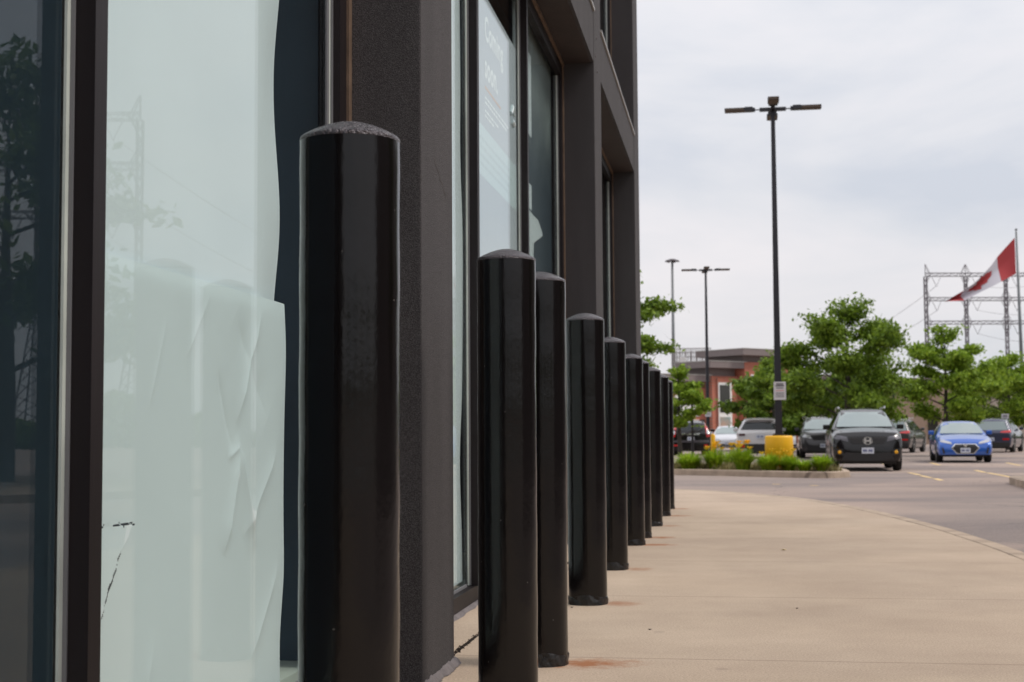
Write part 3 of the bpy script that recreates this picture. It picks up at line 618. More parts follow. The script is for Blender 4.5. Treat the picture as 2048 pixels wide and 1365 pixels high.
# ------------------------------------------------------------------ planted island
def island(name, pts, soil=True):
    pts = [tuple(map(float, p)) for p in pts]; n = len(pts); cl = pts+[pts[0]]
    sm = []
    for i in range(n):
        a = np.array(pts[i-1]); b_ = np.array(pts[i]); c = np.array(pts[(i+1) % n]); r_ = min(.45*np.linalg.norm(a-b_), .45*np.linalg.norm(c-b_), .8)
        p0 = b_+(a-b_)/np.linalg.norm(a-b_)*r_; p1 = b_+(c-b_)/np.linalg.norm(c-b_)*r_
        for k in range(6):
            t_ = k/5; sm.append((1-t_)**2*p0+2*t_*(1-t_)*b_+t_*t_*p1)
    cen = np.mean(sm, 0)
    def ring(d):
        out = []
        m_ = len(sm)
        for i in range(m_):
            a = sm[i-1]; b_ = sm[(i+1) % m_]; t_ = b_-a; t_ = t_/np.linalg.norm(t_); nrm = np.array([-t_[1], t_[0]])
            if np.dot(nrm, cen-sm[i]) < 0: nrm = -nrm
            out.append(sm[i]+nrm*d)
        return out
    prof = [(-.02, ROAD-.05), (0, -.05), (.012, -.028), (.035, -.02), (.15, -.02), (.155, -.06)]
    v = []; f = []; m_ = len(sm)
    for d, z in prof:
        for p in ring(d): v.append((p[0], p[1], z))
    for j in range(len(prof)-1):
        for k in range(m_): f.append((j*m_+k, j*m_+(k+1) % m_, (j+1)*m_+(k+1) % m_, (j+1)*m_+k))
    tag(new_mesh('traffic_island', v, f, M['kerb']), kind='structure')
    if soil: tag(poly_fill('planting_bed', [tuple(p) for p in ring(.152)], -.045, M['soil']), kind='structure')
island('a', [(-4, 41.5), (-1, 38.9), (4.1, 36.5), (5.3, 35.2), (6.6, 33.4), (7.3, 32.9), (7.95, 33.6), (8.3, 35.5), (8.45, 38.2), (7.4, 39.6), (0, 43.5)])
tag(poly_fill('traffic_island', [(10.35, 29.6), (9.97, 28.7), (9.3, 25.8), (9.4, 24), (12, 20), (20, 20), (20, 30)], -.035, M['kerb'], zlow=ROAD-.05), kind='structure')
# painted marks
def mark(pts, wd=.12):
    for (a, b_) in pts:
        a = Vector((*a, ROAD+.004)); b_ = Vector((*b_, ROAD+.004)); d = (b_-a).normalized(); n_ = Vector((d.y, -d.x, 0))*wd/2
        yield [a-n_, a+n_, b_+n_, b_-n_]
mb = MB()
for q in mark([((10.24, 36.9), (9.95, 34.9)), ((9.82, 34.4), (9.58, 32.7)), ((9.52, 32.2), (9.27, 30.9)), ((12.6, 38.9), (12.1, 36.6)), ((12.1, 36.4), (11.2, 31.5)), ((16.5, 47.7), (15.5, 43.6)), ((14.2, 48.5), (13.4, 44.8)), ((12.3, 47.5), (11.9, 45.0)), ((8.6, 62), (8.0, 58)), ((15, 60), (14.2, 55.5))]):
    mb.add(q, [(0, 1, 2, 3)])
tag(mb.build('road_marking', M['paintline']), kind='structure')
mb = MB()
for (x_, y_) in ((6.0, 28.5), (5.4, 29.3)):
    mb.lathe([(.0, .002), (.09, .0015), (.1, 0)], 9, (x_, y_, ROAD+.003))
tag(mb.build('road_marking', M['paintline']), kind='structure')

# grass clumps
def leafmat(name, c, c2, tl=.35):
    m = bpy.data.materials.new(name); m.use_nodes = True; t = m.node_tree; b = t.nodes['Principled BSDF']; out = t.nodes['Material Output']
    ge = N(t, 'ShaderNodeNewGeometry'); cr_ = N(t, 'ShaderNodeMix', data_type='RGBA'); cr_.inputs[6].default_value = (*c, 1); cr_.inputs[7].default_value = (*c2, 1)
    t.links.new(ge.outputs['Random Per Island'], cr_.inputs[0]); t.links.new(cr_.outputs[2], b.inputs['Base Color']); b.inputs['Roughness'].default_value = .55; b.inputs['Specular IOR Level'].default_value = .3
    tr = N(t, 'ShaderNodeBsdfTranslucent'); t.links.new(cr_.outputs[2], tr.inputs[0]); ms = N(t, 'ShaderNodeMixShader'); ms.inputs[0].default_value = tl
    t.links.new(b.outputs[0], ms.inputs[1]); t.links.new(tr.outputs[0], ms.inputs[2]); t.links.new(ms.outputs[0], out.inputs[0]); return m
M['blade'] = leafmat('grass blade', (.18, .33, .015), (.44, .58, .04))
M['leaf_a'] = leafmat('deep green leaf', (.085, .155, .014), (.24, .35, .035))
M['leaf_b'] = leafmat('yellow green leaf', (.13, .225, .016), (.32, .45, .045))
M['leaf_c'] = leafmat('dark green leaf', (.065, .12, .014), (.18, .27, .03))
def clump(x_, y_, r_, h_, nb, fl, label, seed, cat='grass clump', group='green daylily clumps on the planted island', z=-.045):
    rg = random.Random(seed); root = empty('grass_clump', (x_, y_, z), 0, label, cat, group); v = []; f = []
    for i in range(nb):
        a_ = rg.uniform(0, 6.28); rr_ = r_*.35*math.sqrt(rg.random()); bx_, by_ = rr_*math.cos(a_), rr_*math.sin(a_)
        a2 = a_+rg.gauss(0, .5); reach = r_*rg.uniform(.25, 1.0); hh = h_*rg.uniform(.6, 1.08); w_ = rg.uniform(.010, .018); px_, py_ = -math.sin(a2)*w_, math.cos(a2)*w_
        k0 = len(v); pts = []
        for t_ in (0, .35, .7, 1):
            pts.append((bx_+math.cos(a2)*reach*t_**1.6, by_+math.sin(a2)*reach*t_**1.6, hh*(t_*1.35-.75*t_**2.5*(reach/r_)**1.1)))
        for t_, p in zip((1, 1, .7, .1), pts): v += [(p[0]-px_*t_, p[1]-py_*t_, p[2]), (p[0]+px_*t_, p[1]+py_*t_, p[2])]
        for j in range(3): f.append((k0+2*j, k0+2*j+1, k0+2*j+3, k0+2*j+2))
    new_mesh('foliage', v, f, M['blade'], root)
    for i in range(int(fl*1.3)):
        a_ = rg.uniform(0, 6.28); rr_ = r_*rg.uniform(.1, .8); fx, fy, fz = rr_*math.cos(a_), rr_*math.sin(a_)-r_*.2, h_*rg.uniform(.95, 1.35)
        fb = MB()
        for k in range(6):
            b2 = k*1.047; d = (math.cos(b2), math.sin(b2)); s_ = .10
            fb.add([(fx, fy, fz), (fx+d[0]*s_*.6-d[1]*.03, fy+d[1]*s_*.6+d[0]*.03, fz+.06), (fx+d[0]*s_, fy+d[1]*s_, fz+.075), (fx+d[0]*s_*.6+d[1]*.03, fy+d[1]*s_*.6-d[0]*.03, fz+.06)], [(0, 1, 2, 3)])
        fb.build('flower', M['petal'], root); MB().tube([(fx*.4, fy*.4, .05), (fx, fy, fz)], .006, 4).build('stalk', M['blade'], root)
clump(4.55, 36.7, .50, .40, 520, 0, 'leftmost green clump on the island, next to the last bollard', 1)
clump(5.15, 36.5, .42, .50, 420, 7, 'flowering clump with a dense bunch of yellow blooms', 2)
clump(5.75, 37.5, .42, .46, 330, 4, 'flowering clump set back behind its neighbours', 3)
clump(5.72, 35.5, .42, .52, 480, 7, 'flowering clump left of the yellow lamp base with low blooms', 4)
clump(6.22, 34.7, .42, .38, 620, 3, 'round bright green clump just left of the yellow lamp base', 5)
clump(6.72, 34.75, .34, .36, 420, 3, 'clump growing in front of the yellow lamp base', 6)
clump(7.0, 34.3, .30, .27, 360, 0, 'low clump right in front of the yellow lamp base', 7)
clump(7.42, 34.3, .36, .36, 480, 0, 'rightmost green clump at the tip of the island', 8)
clump(3.9, 37.6, .55, .4, 300, 0, 'clump mostly hidden behind the last bollards', 9)
rg = random.Random(77); v = []; f = []
for i in range(2600):
    t_ = rg.random(); x_ = 4.2+3.6*t_; y_ = 37.0-3.2*t_+rg.uniform(0, 2.2); h_ = rg.uniform(.04, .22); a_ = rg.uniform(0, 6.28); k0 = len(v)
    v += [(x_-.02, y_, -.045), (x_+.02, y_, -.045), (x_+h_*math.cos(a_)*.7, y_+h_*math.sin(a_)*.7, -.045+h_)]; f.append((k0, k0+1, k0+2))
tag(new_mesh('ground_cover', v, f, leafmat('dry weed', (.20, .19, .07), (.40, .34, .16))), 'sparse dry weeds between the clumps on the island', 'weeds', kind='stuff')

# ------------------------------------------------------------------ lamps, signs, posts
def lamp(loc, label, zt=9.15, s=1.0, rz=0):
    root = empty('street_lamp', (loc[0], loc[1], ROAD), rz, label, 'street lamp', 'tall car park lamps')
    h = zt-ROAD
    MB().lathe([(0, .0), (.36, .0), (.345, .93), (.33, .975), (.29, .985), (0, .985)], 40).build('base_sleeve', M['yellow'], root, True)
    pl = MB(); pl.box(-.15, .15, -.15, .15, .985, 1.03); a_, b_ = .088, .050
    pl.add([(-a_, -a_, 1.03), (a_, -a_, 1.03), (a_, a_, 1.03), (-a_, a_, 1.03), (-b_, -b_, h), (b_, -b_, h), (b_, b_, h), (-b_, b_, h)], [(0, 3, 2, 1), (4, 5, 6, 7), (0, 1, 5, 4), (1, 2, 6, 5), (2, 3, 7, 6), (3, 0, 4, 7)])
    pl.build('pole', M['black_pole'], root)
    hz = h-.10
    for k in range(4):
        q_ = Matrix.Rotation(k*math.pi/2, 4, 'Z')
        def rb(mb_, *a): mb_.box(*a); return mb_
        arm = MB().box(.05, .33, -.045, .045, hz-.05, hz+.04); arm.box(.33, .44, -.012, .012, hz-.015, hz+.01); arm.box(.44, .52, -.05, .05, hz-.045, hz+.05)
        hd = MB().box(.50, .70, -.11, .11, hz-.035, hz+.065); hd.box(.70, 1.20, -.135, .135, hz-.025, hz+.045)
        ao = arm.build('arm', M['black_pole'], root); ho = hd.build('lamp_head', M['black_pole'], root)
        lens = MB().box(.70, 1.185, -.12, .12, hz-.034, hz-.0255).box(.72, 1.18, -.137, -.1355, hz-.02, hz+.035).box(.72, 1.18, .1355, .137, hz-.02, hz+.035).box(1.2005, 1.203, -.12, .12, hz-.02, hz+.035).build('lens', M['bronze'], ho)
        for o in (ao, ho): o.rotation_euler = (0, 0, k*math.pi/2)
    return root
lamp((6.63, 35.5), 'nearest tall black lamp on a yellow base on the planted island', rz=R(-9.5))
lamp((9.74, 71), 'smaller farther black lamp in front of the brick building', rz=R(-5))
def sign(name, x, y, z0, z1, w_, label, yaw=0, red=True, post=False, m=None, cat='sign'):
    root = empty(name, (x, y, z0), yaw, label, cat); h = z1-z0
    o = MB().box(-w_/2, w_/2, -.004, .004, 0, h).build('sign_panel', m or M['signface'], root); bevel(o, .003, 1)
    if red:
        b_ = MB()
        for k, (zz, ww, hh) in enumerate(((.84, .6, .08), (.74, .7, .08), (.63, .6, .05))): b_.box(-w_*ww/2, w_*ww/2, -.006, -.0045, h*zz, h*(zz+hh))
        for k in range(3): b_.box(-w_*.35, w_*.35, -.006, -.0045, h*(.16+.1*k), h*(.20+.1*k))
        b_.build('print', M['ink'], root); MB().box(-w_*.34, w_*.34, -.006, -.0045, h*.50, h*.53).build('red_line', M['redink'], root)
    if post: MB().tube([(0, .03, ROAD-z0), (0, .03, h)], .03, 8).build('post', M['grey_pole'], root)
    return root
sign('parking_sign', 6.655, 35.395, 1.70, 2.15, .30, 'pale notice with a red line on the nearest lamp pole', R(-4))
sign('parking_sign', 9.74, 70.88, 1.70, 2.15, .30, 'small pale notice on the farther black lamp pole', R(-4))
sign('parking_sign', 24.9, 72, 1.15, 1.75, .35, 'small white and red sign on a post above the dark blue car', R(-10), m=M['signface'], post=True)
o = sign('red_sign', 11.4, 66.5, 1.1, 1.75, .34, 'small red sign rising behind the white hatchback roof', 0, red=False, post=True, m=M['redink'])
root = empty('guard_post', (9.29, 66.2, ROAD), 0, 'thin yellow post between the black and the silver car', 'post')
MB().lathe([(.085, 0), (.085, .95), (.07, 1.0), (0, 1.02)], 16).build('sleeve', M['yellow'], root, True)
root = empty('lamp_post', (20.09, 75, ROAD), 0, 'slim dark post between two trees behind the black front car', 'post')
MB().tube([(0, 0, 0), (0, 0, 3.9)], [.075, .06], 8).build('pole', M['black_pole'], root); MB().box(-.12, .12, -.12, .12, 3.9, 4.0).build('cap', M['black_pole'], root)
root = empty('lamp_post', (8.1, 64.2, ROAD), 0, 'slim dark post under the small tree behind the black hatch', 'post')
MB().tube([(0, 0, 0), (0, 0, 3.1)], [.06, .05], 8).build('pole', M['black_pole'], root); MB().box(-.1, .1, -.1, .1, 3.1, 3.18).build('cap', M['black_pole'], root)
# high mast lamp
root = empty('high_mast_lamp', (21.6, 190, ROAD), 0, 'very tall thin grey mast with a round ring of lamps, far off', 'street lamp')
MB().tube([(0, 0, 0), (0, 0, 24.4)], [.30, .15], 10).build('pole', M['grey_pole'], root, True)
MB().lathe([(0, .25), (.35, .2), (.85, 0), (.8, -.08), (0, -.05)], 20, (0, 0, 24.2)).build('ring', M['steel_dark'], root)
for k in range(6):
    a_ = k*1.047; MB().lathe([(0, .16), (.14, .1), (.2, -.1), (0, -.1)], 10, (.78*math.cos(a_), .78*math.sin(a_), 24.1)).build('lamp_head', M['steel_dark'], root)

# ------------------------------------------------------------------ brick building
br = empty('brick_building', (15.3, 108.9, 0), R(38), 'red brick building with stepped grey fascia roofs behind the parked cars', 'building')
def bb(name, m, x0, x1, y0, y1, z0, z1, parent=br): return MB().box(x0, x1, y0, y1, z0, z1).build(name, m, parent)
def block(x0, x1, y0, y1, zb, zf, ov, brick_x0=None):
    bb('wall', M['brick'], x0, x1, y0, y1, ROAD, zb); bb('parapet', M['trim'], x0+.02, x1-.02, y0+.25, y1-.1, zb+.001, zf)
    o = bb('roof', M['trim'], x0-ov, x1+ov*.3, y0-ov*.8, y1, zf, zf+.48); bb('cap_flashing', M['flash'], x0-ov-.03, x1+ov*.3+.03, y0-ov*.8-.03, y1+.02, zf+.481, zf+.54, o)
block(2.85, 8.5, -.75, 3.6, 6.35, 6.85, .9)
block(0, 2.84, 0, 3.0, 5.25, 5.85, .9)
block(-8, -.001, .75, 9, 4.35, 4.80, .7)
bb('pier', M['brick'], .45, 2.6, -.14, -.001, ROAD, 5.1)
w_ = bb('window', M['white_wall'], .50, 1.95, -.20, -.141, ROAD, 4.75)
bb('pane', M['dark_glass'], .62, 1.72, -.23, -.201, 2.45, 4.55, w_); bb('window_poster', M['teal'], .62, 1.72, -.23, -.201, ROAD, 2.1, w_)
w_ = bb('window', M['white_wall'], 3.5, 5.2, -.80, -.751, 3.9, 5.4); bb('pane', M['dark_glass'], 3.6, 4.3, -.83, -.801, 4.0, 5.3, w_); bb('pane', M['dark_glass'], 4.4, 5.1, -.83, -.801, 4.0, 5.3, w_)
bb('white_panel', M['white_wall'], -3.3, -.75, .69, .749, 2.15, 3.75); bb('white_panel', M['white_wall'], -3.3, -.75, .69, .749, .5, 1.9)
bb('door', M['dark_glass'], -.6, -.15, .69, .749, ROAD, 1.9)
# rooftop screens and ducts
sr = empty('rooftop_screen', (15.7, 140, 0), R(-12), 'pale slatted rooftop plant screen above the brick building roofs', 'roof screen')
b_ = MB()
for i in range(22): b_.box(.0+i*.18, .07+i*.18, 0, .08, 7.4, 9.2)
for z_ in (7.4, 7.85, 8.3, 8.75, 9.15): b_.box(0, 3.9, .09, .15, z_, z_+.08)
b_.build('slats', M['louvre'], sr); b_ = MB()
for i in range(14): b_.box(.1+i*.28, .18+i*.28, 1.2, 1.3, 7.4, 9.0)
b_.build('rear_slats', M['louvre'], sr)
MB().box(0, 7, 1.5, 12, ROAD, 7.3).build('wall', M['trim'], sr)
sr = empty('roof_duct', (13.9, 118, 0), R(-8), 'white stepped rooftop duct in front of the slatted screen', 'duct')
MB().box(.0, 2.2, 0, .8, 5.75, 6.35).box(.0, .5, 0.001, .8, 6.351, 7.2).box(1.7, 1.9, 0.001, .4, 6.351, 6.8).build('casing', M['white_wall'], sr)
MB().box(.3, 2.0, .2, .7, ROAD, 5.749).build('legs', M['trim'], sr)
sr = empty('roof_vent', (16.9, 119, 0), R(-8), 'small white roof vent beside the highest grey fascia', 'vent')
MB().box(-.2, .15, 0, .5, ROAD, 7.8).box(.151, .9, 0, .5, 6.95, 7.3).build('casing', M['white_wall'], sr)

# low far buildings between the trees at right
for k, (x_, y_, w_, d_, h_, lab) in enumerate(((33, 118, 8, 12, 5.0, 'tan low building glimpsed between the two right trees'), (43, 122, 12, 10, 5.3, 'pale low building behind the rightmost trees'), (28.2, 120, 3.6, 12, 5.4, 'grey roofed building seen right of the big tree'))):
    rt = empty('low_building', (x_, y_, ROAD), ROT, lab, 'building')
    MB().box(-w_/2, w_/2, 0, d_, 0, h_).build('wall', mat('far wall %d' % k, ((.33, .24, .18), (.42, .36, .31), (.22, .18, .16))[k], .9, noise=.1), rt)
    MB().box(-w_/2-.2, w_/2+.2, -.2, d_+.2, h_, h_+.5).build('roof', M['trim'], rt)
    for j in range(3): MB().box(-w_/2+.5+j*w_/3.3, -w_/2+1.3+j*w_/3.3, -.05, -.002, .4, 2.4).build('window', M['dark_glass'], rt)

# ------------------------------------------------------------------ trees
def tree(x, y, h, spread, seed, label, leaf='leaf_a', trunk_h=None, n_leaf=9000, lsize=.105, base_z=ROAD, low=.22, name='tree', group=None, lean=0, gap=.5):
    rg = random.Random(seed); nr = np.random.RandomState(seed)
    root = empty(name, (x, y, base_z), 0, label, 'tree', group)
    tb = MB(); th = trunk_h or h*.24; r0 = .022*h+.03; segs = []
    top = Vector((lean, 0, h*.86))
    spine = [Vector((0, 0, 0)), Vector((rg.uniform(-.05, .05), rg.uniform(-.05, .05), th)), Vector((lean*.5+rg.uniform(-.15, .15), rg.uniform(-.15, .15), h*.55)), top]
    tb.tube(spine, [r0, r0*.75, r0*.4, .02], 8)
    tips = []
    nl = 15
    for i in range(nl):
        t_ = (i+.5)/nl; z0 = th*.85+(h*.80-th*.85)*t_; a_ = i*2.399+rg.uniform(-.4, .4)
        # crown profile: widest in the lower-middle
        pr = math.sin(math.pi*min(1, .20+.72*t_))**.7*rg.uniform(.72, 1.12); L = spread*pr
        s0 = Vector((lean*z0/h, 0, z0)); mid = s0+Vector((math.cos(a_)*L*.5, math.sin(a_)*L*.5, L*.22)); end = s0+Vector((math.cos(a_)*L, math.sin(a_)*L, L*rg.uniform(.12, .45)))
        tb.tube([s0, mid, end], [r0*.32*(1-t_*.5), r0*.2*(1-t_*.5), .012], 5); segs.append((s0, mid, end, L))
        for k in range(6):
            f_ = rg.uniform(.3, 1.0); b0_ = s0.lerp(mid, f_*2) if f_ < .5 else mid.lerp(end, (f_-.5)*2); a2 = a_+rg.uniform(-1.3, 1.3); l2 = L*rg.uniform(.22, .42)
            e2 = b0_+Vector((math.cos(a2)*l2, math.sin(a2)*l2, l2*rg.uniform(-.15, .7))); tb.tube([b0_, e2], [.022, .008], 4); tips.append((b0_, e2))
    for k in range(5):
        a2 = rg.uniform(0, 6.28); e2 = top+Vector((math.cos(a2)*spread*.2, math.sin(a2)*spread*.2, h*.14*rg.uniform(.6, 1))); tb.tube([spine[2].lerp(top, .8), e2], [.02, .008], 4); tips.append((top, e2))
    tb.build('trunk', M['bark'], root)
    # sprays of leaves along twigs
    cen = []; 
    for (a, b_) in tips:
        for k in range(5): cen.append(tuple(a.lerp(b_, .25+.2*k)+Vector((rg.gauss(0, .1), rg.gauss(0, .1), rg.gauss(0, .06)))*spread*.45))
    cen = np.array(cen); wt = nr.uniform(.25, 1, len(cen))**(1+gap*2); wt /= wt.sum()
    ci = nr.choice(len(cen), n_leaf, p=wt); sg = spread*.088
    pos_ = cen[ci]+nr.normal(0, 1, (n_leaf, 3))*np.array([sg, sg, sg*.55])
    pos_ = pos_[pos_[:, 2] > h*low*.8]; n_ = len(pos_)
    ax = nr.normal(0, 1, (n_, 3)); ax /= np.linalg.norm(ax, axis=1)[:, None]; up = nr.normal(0, .6, (n_, 3))+np.array([0, 0, 1.0]); bx = np.cross(ax, up); bx /= np.linalg.norm(bx, axis=1)[:, None]
    s_ = lsize*nr.uniform(.6, 1.3, n_)[:, None]; a1 = ax*s_; b1 = bx*s_*.5
    V = np.stack([pos_-a1, pos_+b1, pos_+a1, pos_-b1], 1).reshape(-1, 3); me = bpy.data.meshes.new('crown')
    me.vertices.add(len(V)); me.vertices.foreach_set('co', V.ravel()); me.loops.add(n_*4); me.loops.foreach_set('vertex_index', np.arange(n_*4)); me.polygons.add(n_); me.polygons.foreach_set('loop_start', np.arange(n_)*4)
    me.polygons.foreach_set('loop_total', np.full(n_, 4)); me.update(); me.validate(); me.materials.append(M[leaf])
    o = bpy.data.objects.new('crown', me); col.objects.link(o); o.parent = root; return root
tree(12.9, 55, 6.1, 2.65, 11, 'large spreading green tree right of the nearest lamp pole', n_leaf=26000, low=.16, lsize=.095)
tree(11.35, 62, 4.2, 1.35, 12, 'lower green tree left of the nearest lamp pole, before the brick wall', n_leaf=11000, low=.1)
tree(15.6, 66, 4.6, 2.0, 13, 'green tree filling the gap right of the big tree', n_leaf=12000, low=.1, leaf='leaf_c')
tree(18.9, 62, 5.6, 2.0, 14, 'open branched yellow green tree below the flag', 'leaf_b', n_leaf=16000, low=.12, gap=.6)
tree(27.8, 80, 5.4, 2.5, 15, 'rounded bright green tree at the right edge', 'leaf_b', n_leaf=17000, low=.12)
tree(30.5, 92, 5.0, 2.6, 16, 'dark green tree behind the rightmost bright tree', 'leaf_c', n_leaf=12000, low=.1)
tree(2.3, 42.5, 7.6, 1.95, 17, 'tall open tree half hidden behind the shop corner', 'leaf_a', n_leaf=26000, low=.2, lsize=.09, gap=.35)
tree(7.4, 63, 4.0, 1.25, 18, 'small tree above the black car with red tail lights', 'leaf_b', n_leaf=8000, low=.42)
tree(21.0, 92, 4.4, 2.6, 19, 'dark bushy tree far behind the grey parked car', 'leaf_c', n_leaf=7000, low=.0, lsize=.17)
tree(14.2, 78, 4.6, 2.4, 20, 'dark tree behind the large spreading tree', 'leaf_c', n_leaf=7000, low=.0, lsize=.16)
tree(16.4, 25.8, 9.2, 3.0, 21, 'tall tree beyond the right side, seen only mirrored in the shop glass', 'leaf_c', n_leaf=9000, low=.2, lsize=.16, gap=.8)
for k_, (x_, y_, h_, sp_, lab) in enumerate(((19, 12, 9.5, 3.6, 'broad tree out of view on the right, darkening the sides of the bollards'), (21, 1, 10, 3.8, 'tall full tree out of view beside the driveway'), (25, 19, 8.5, 3.2, 'tree out of view between the two other roadside trees'))):
    tree(x_, y_, h_, sp_, 40+k_, lab, 'leaf_c', n_leaf=5000, low=.12, lsize=.34)
st = empty('store_building', (33, 9, ROAD), R(81), 'dark clad store out of view to the right, mirrored in the black paint', 'building')
MB().box(-15, 22, 0, 14, 0, 8).build('wall', M['trim'], st); MB().box(-15.3, 22.3, -.3, 14.3, 8.001, 8.6).build('roof', M['cplastic'], st)
for k_ in range(7): MB().box(-14+k_*5, -10.5+k_*5, -.06, -.003, .3, 3.2).build('window', M['dark_glass'], st)
# far wooded belt
nr = np.random.RandomState(5); n_ = 30000; th_ = nr.uniform(R(4), R(60), n_); rr = nr.uniform(132, 150, n_); hx = 3.0+1.3*np.sin(th_*37)+.9*np.sin(th_*91+1); zz = nr.uniform(0, 1, n_)**.8*hx
pos_ = np.stack([np.sin(th_)*rr, np.cos(th_)*rr, zz+ROAD], 1); ax = nr.normal(0, 1, (n_, 3)); ax /= np.linalg.norm(ax, axis=1)[:, None]; bx = np.cross(ax, nr.normal(0, 1, (n_, 3))); bx /= np.linalg.norm(bx, axis=1)[:, None]
V = np.stack([pos_-ax*.5, pos_+bx*.35, pos_+ax*.5, pos_-bx*.35], 1).reshape(-1, 3)
n2 = 26000; th2 = nr.uniform(R(62), R(330), n2); r2 = nr.uniform(88, 112, n2); h2 = 5.2+1.4*np.sin(th2*23)+.8*np.sin(th2*57+1)+.5*np.sin(th2*131)  # unseen rear belt, added to block low sky in the bollard reflections
p2 = np.stack([np.sin(th2)*r2, np.cos(th2)*r2, nr.uniform(0, 1, n2)**.7*h2+ROAD], 1); ax = nr.normal(0, 1, (n2, 3)); ax /= np.linalg.norm(ax, axis=1)[:, None]; bx = np.cross(ax, nr.normal(0, 1, (n2, 3))); bx /= np.linalg.norm(bx, axis=1)[:, None]
V = np.concatenate([V, np.stack([p2-ax*.9, p2-bx*.7, p2+ax*.9, p2+bx*.7], 1).reshape(-1, 3)]); n_ = n_+n2
tag(new_mesh('far_woods', V, [tuple(range(4*i, 4*i+4)) for i in range(n_)], M['leaf_c']), 'low far belt of woods along the horizon, its unseen rear part added for the bollard reflections', 'woods', kind='stuff')

# ------------------------------------------------------------------ flag and pole
fp = empty('flagpole', (53.9, 150, ROAD), 0, 'tall grey flagpole at the right edge behind the trees', 'flagpole')
MB().tube([(0, 0, 0), (-.28, 0, 22.2)], [.24, .10], 10).build('pole', M['grey_pole'], fp, True); MB().lathe([(0, .2), (.13, .1), (.13, -.05), (0, -.12)], 12, (-.28, 0, 22.35)).build('finial', M['grey_pole'], fp)
def px150(x_, y_): # flag outline in metres at the pole's distance
    d = F+RT*((x_-1024)/2844)-UP*((y_-682.5)/2844); d = d*(150/d.y); return (d.x-53.55, d.z+.895-17.5)
FT = [(-.10, 3.87), (-1.98, 1.80), (-2.62, .95), (-4.5, -.93), (-5.65, -1.75), (-7.42, -2.80)]
FB = [(-.08, .02), (-1.72, -.85), (-3.6, -1.78), (-4.55, -2.28), (-5.6, -2.78), (-7.42, -2.92)]
ST = [0, .25, .34, .60, .75, 1.0]; SB = [0, .25, .47, .62, .75, 1.0]
def flagpt(s, t_):
    a = np.array([np.interp(s, ST, [p[i] for p in FT]) for i in (0, 1)]); b_ = np.array([np.interp(s, SB, [p[i] for p in FB]) for i in (0, 1)])
    p = a*(1-t_)+b_*t_; dy = .35*math.sin(s*9+t_*2.2)*s**.5+1.3*(1-abs(2*t_-.9))*s
    return (p[0], dy, p[1])
fl = empty('flag', (53.55, 150, 17.5), 0, 'red and white maple leaf flag flying from the tall pole', 'flag')
ns, ntt = 40, 14; v = [flagpt(i/ns, j/ntt) for j in range(ntt+1) for i in range(ns+1)]
for nm, lo, hi, m_ in (('red_band', 0, 10, 'flag_red'), ('white_field', 10, 30, 'flag_white'), ('red_band', 30, 40, 'flag_red')):
    vs = [v[j*(ns+1)+i] for j in range(ntt+1) for i in range(lo, hi+1)]; k_ = hi-lo+1
    new_mesh(nm, vs, [(j*k_+i, j*k_+i+1, (j+1)*k_+i+1, (j+1)*k_+i) for j in range(ntt) for i in range(k_-1)], M[m_], fl, True)
leafp = [(0, -.46), (.09, -.27), (.19, -.32), (.16, -.06), (.28, -.19), (.31, -.12), (.45, -.14), (.40, 0), (.46, .04), (.24, .22), (.27, .30), (.02, .26), (.02, .48)]
leafp = leafp+[(-a, b_) for a, b_ in leafp[::-1] if a > 0]
bm = bmesh.new(); f_ = bm.faces.new([bm.verts.new((.5+p[0]*.36, .40+p[1]*.86, 0)) for p in leafp]); bmesh.ops.triangulate(bm, faces=[f_]); bmesh.ops.subdivide_edges(bm, edges=bm.edges[:], cuts=2, use_grid_fill=True)
for sg in (-1,):
    vs = []
    for vt in bm.verts: p = flagpt(vt.co.x, min(1, max(0, vt.co.y))); vs.append((p[0], p[1]-.06, p[2]))
    bm.verts.ensure_lookup_table(); bm.verts.index_update(); new_mesh('maple_leaf', vs, [tuple(q_.index for q_ in fc.verts) for fc in bm.faces], M['flag_red'], fl)
bm.free()

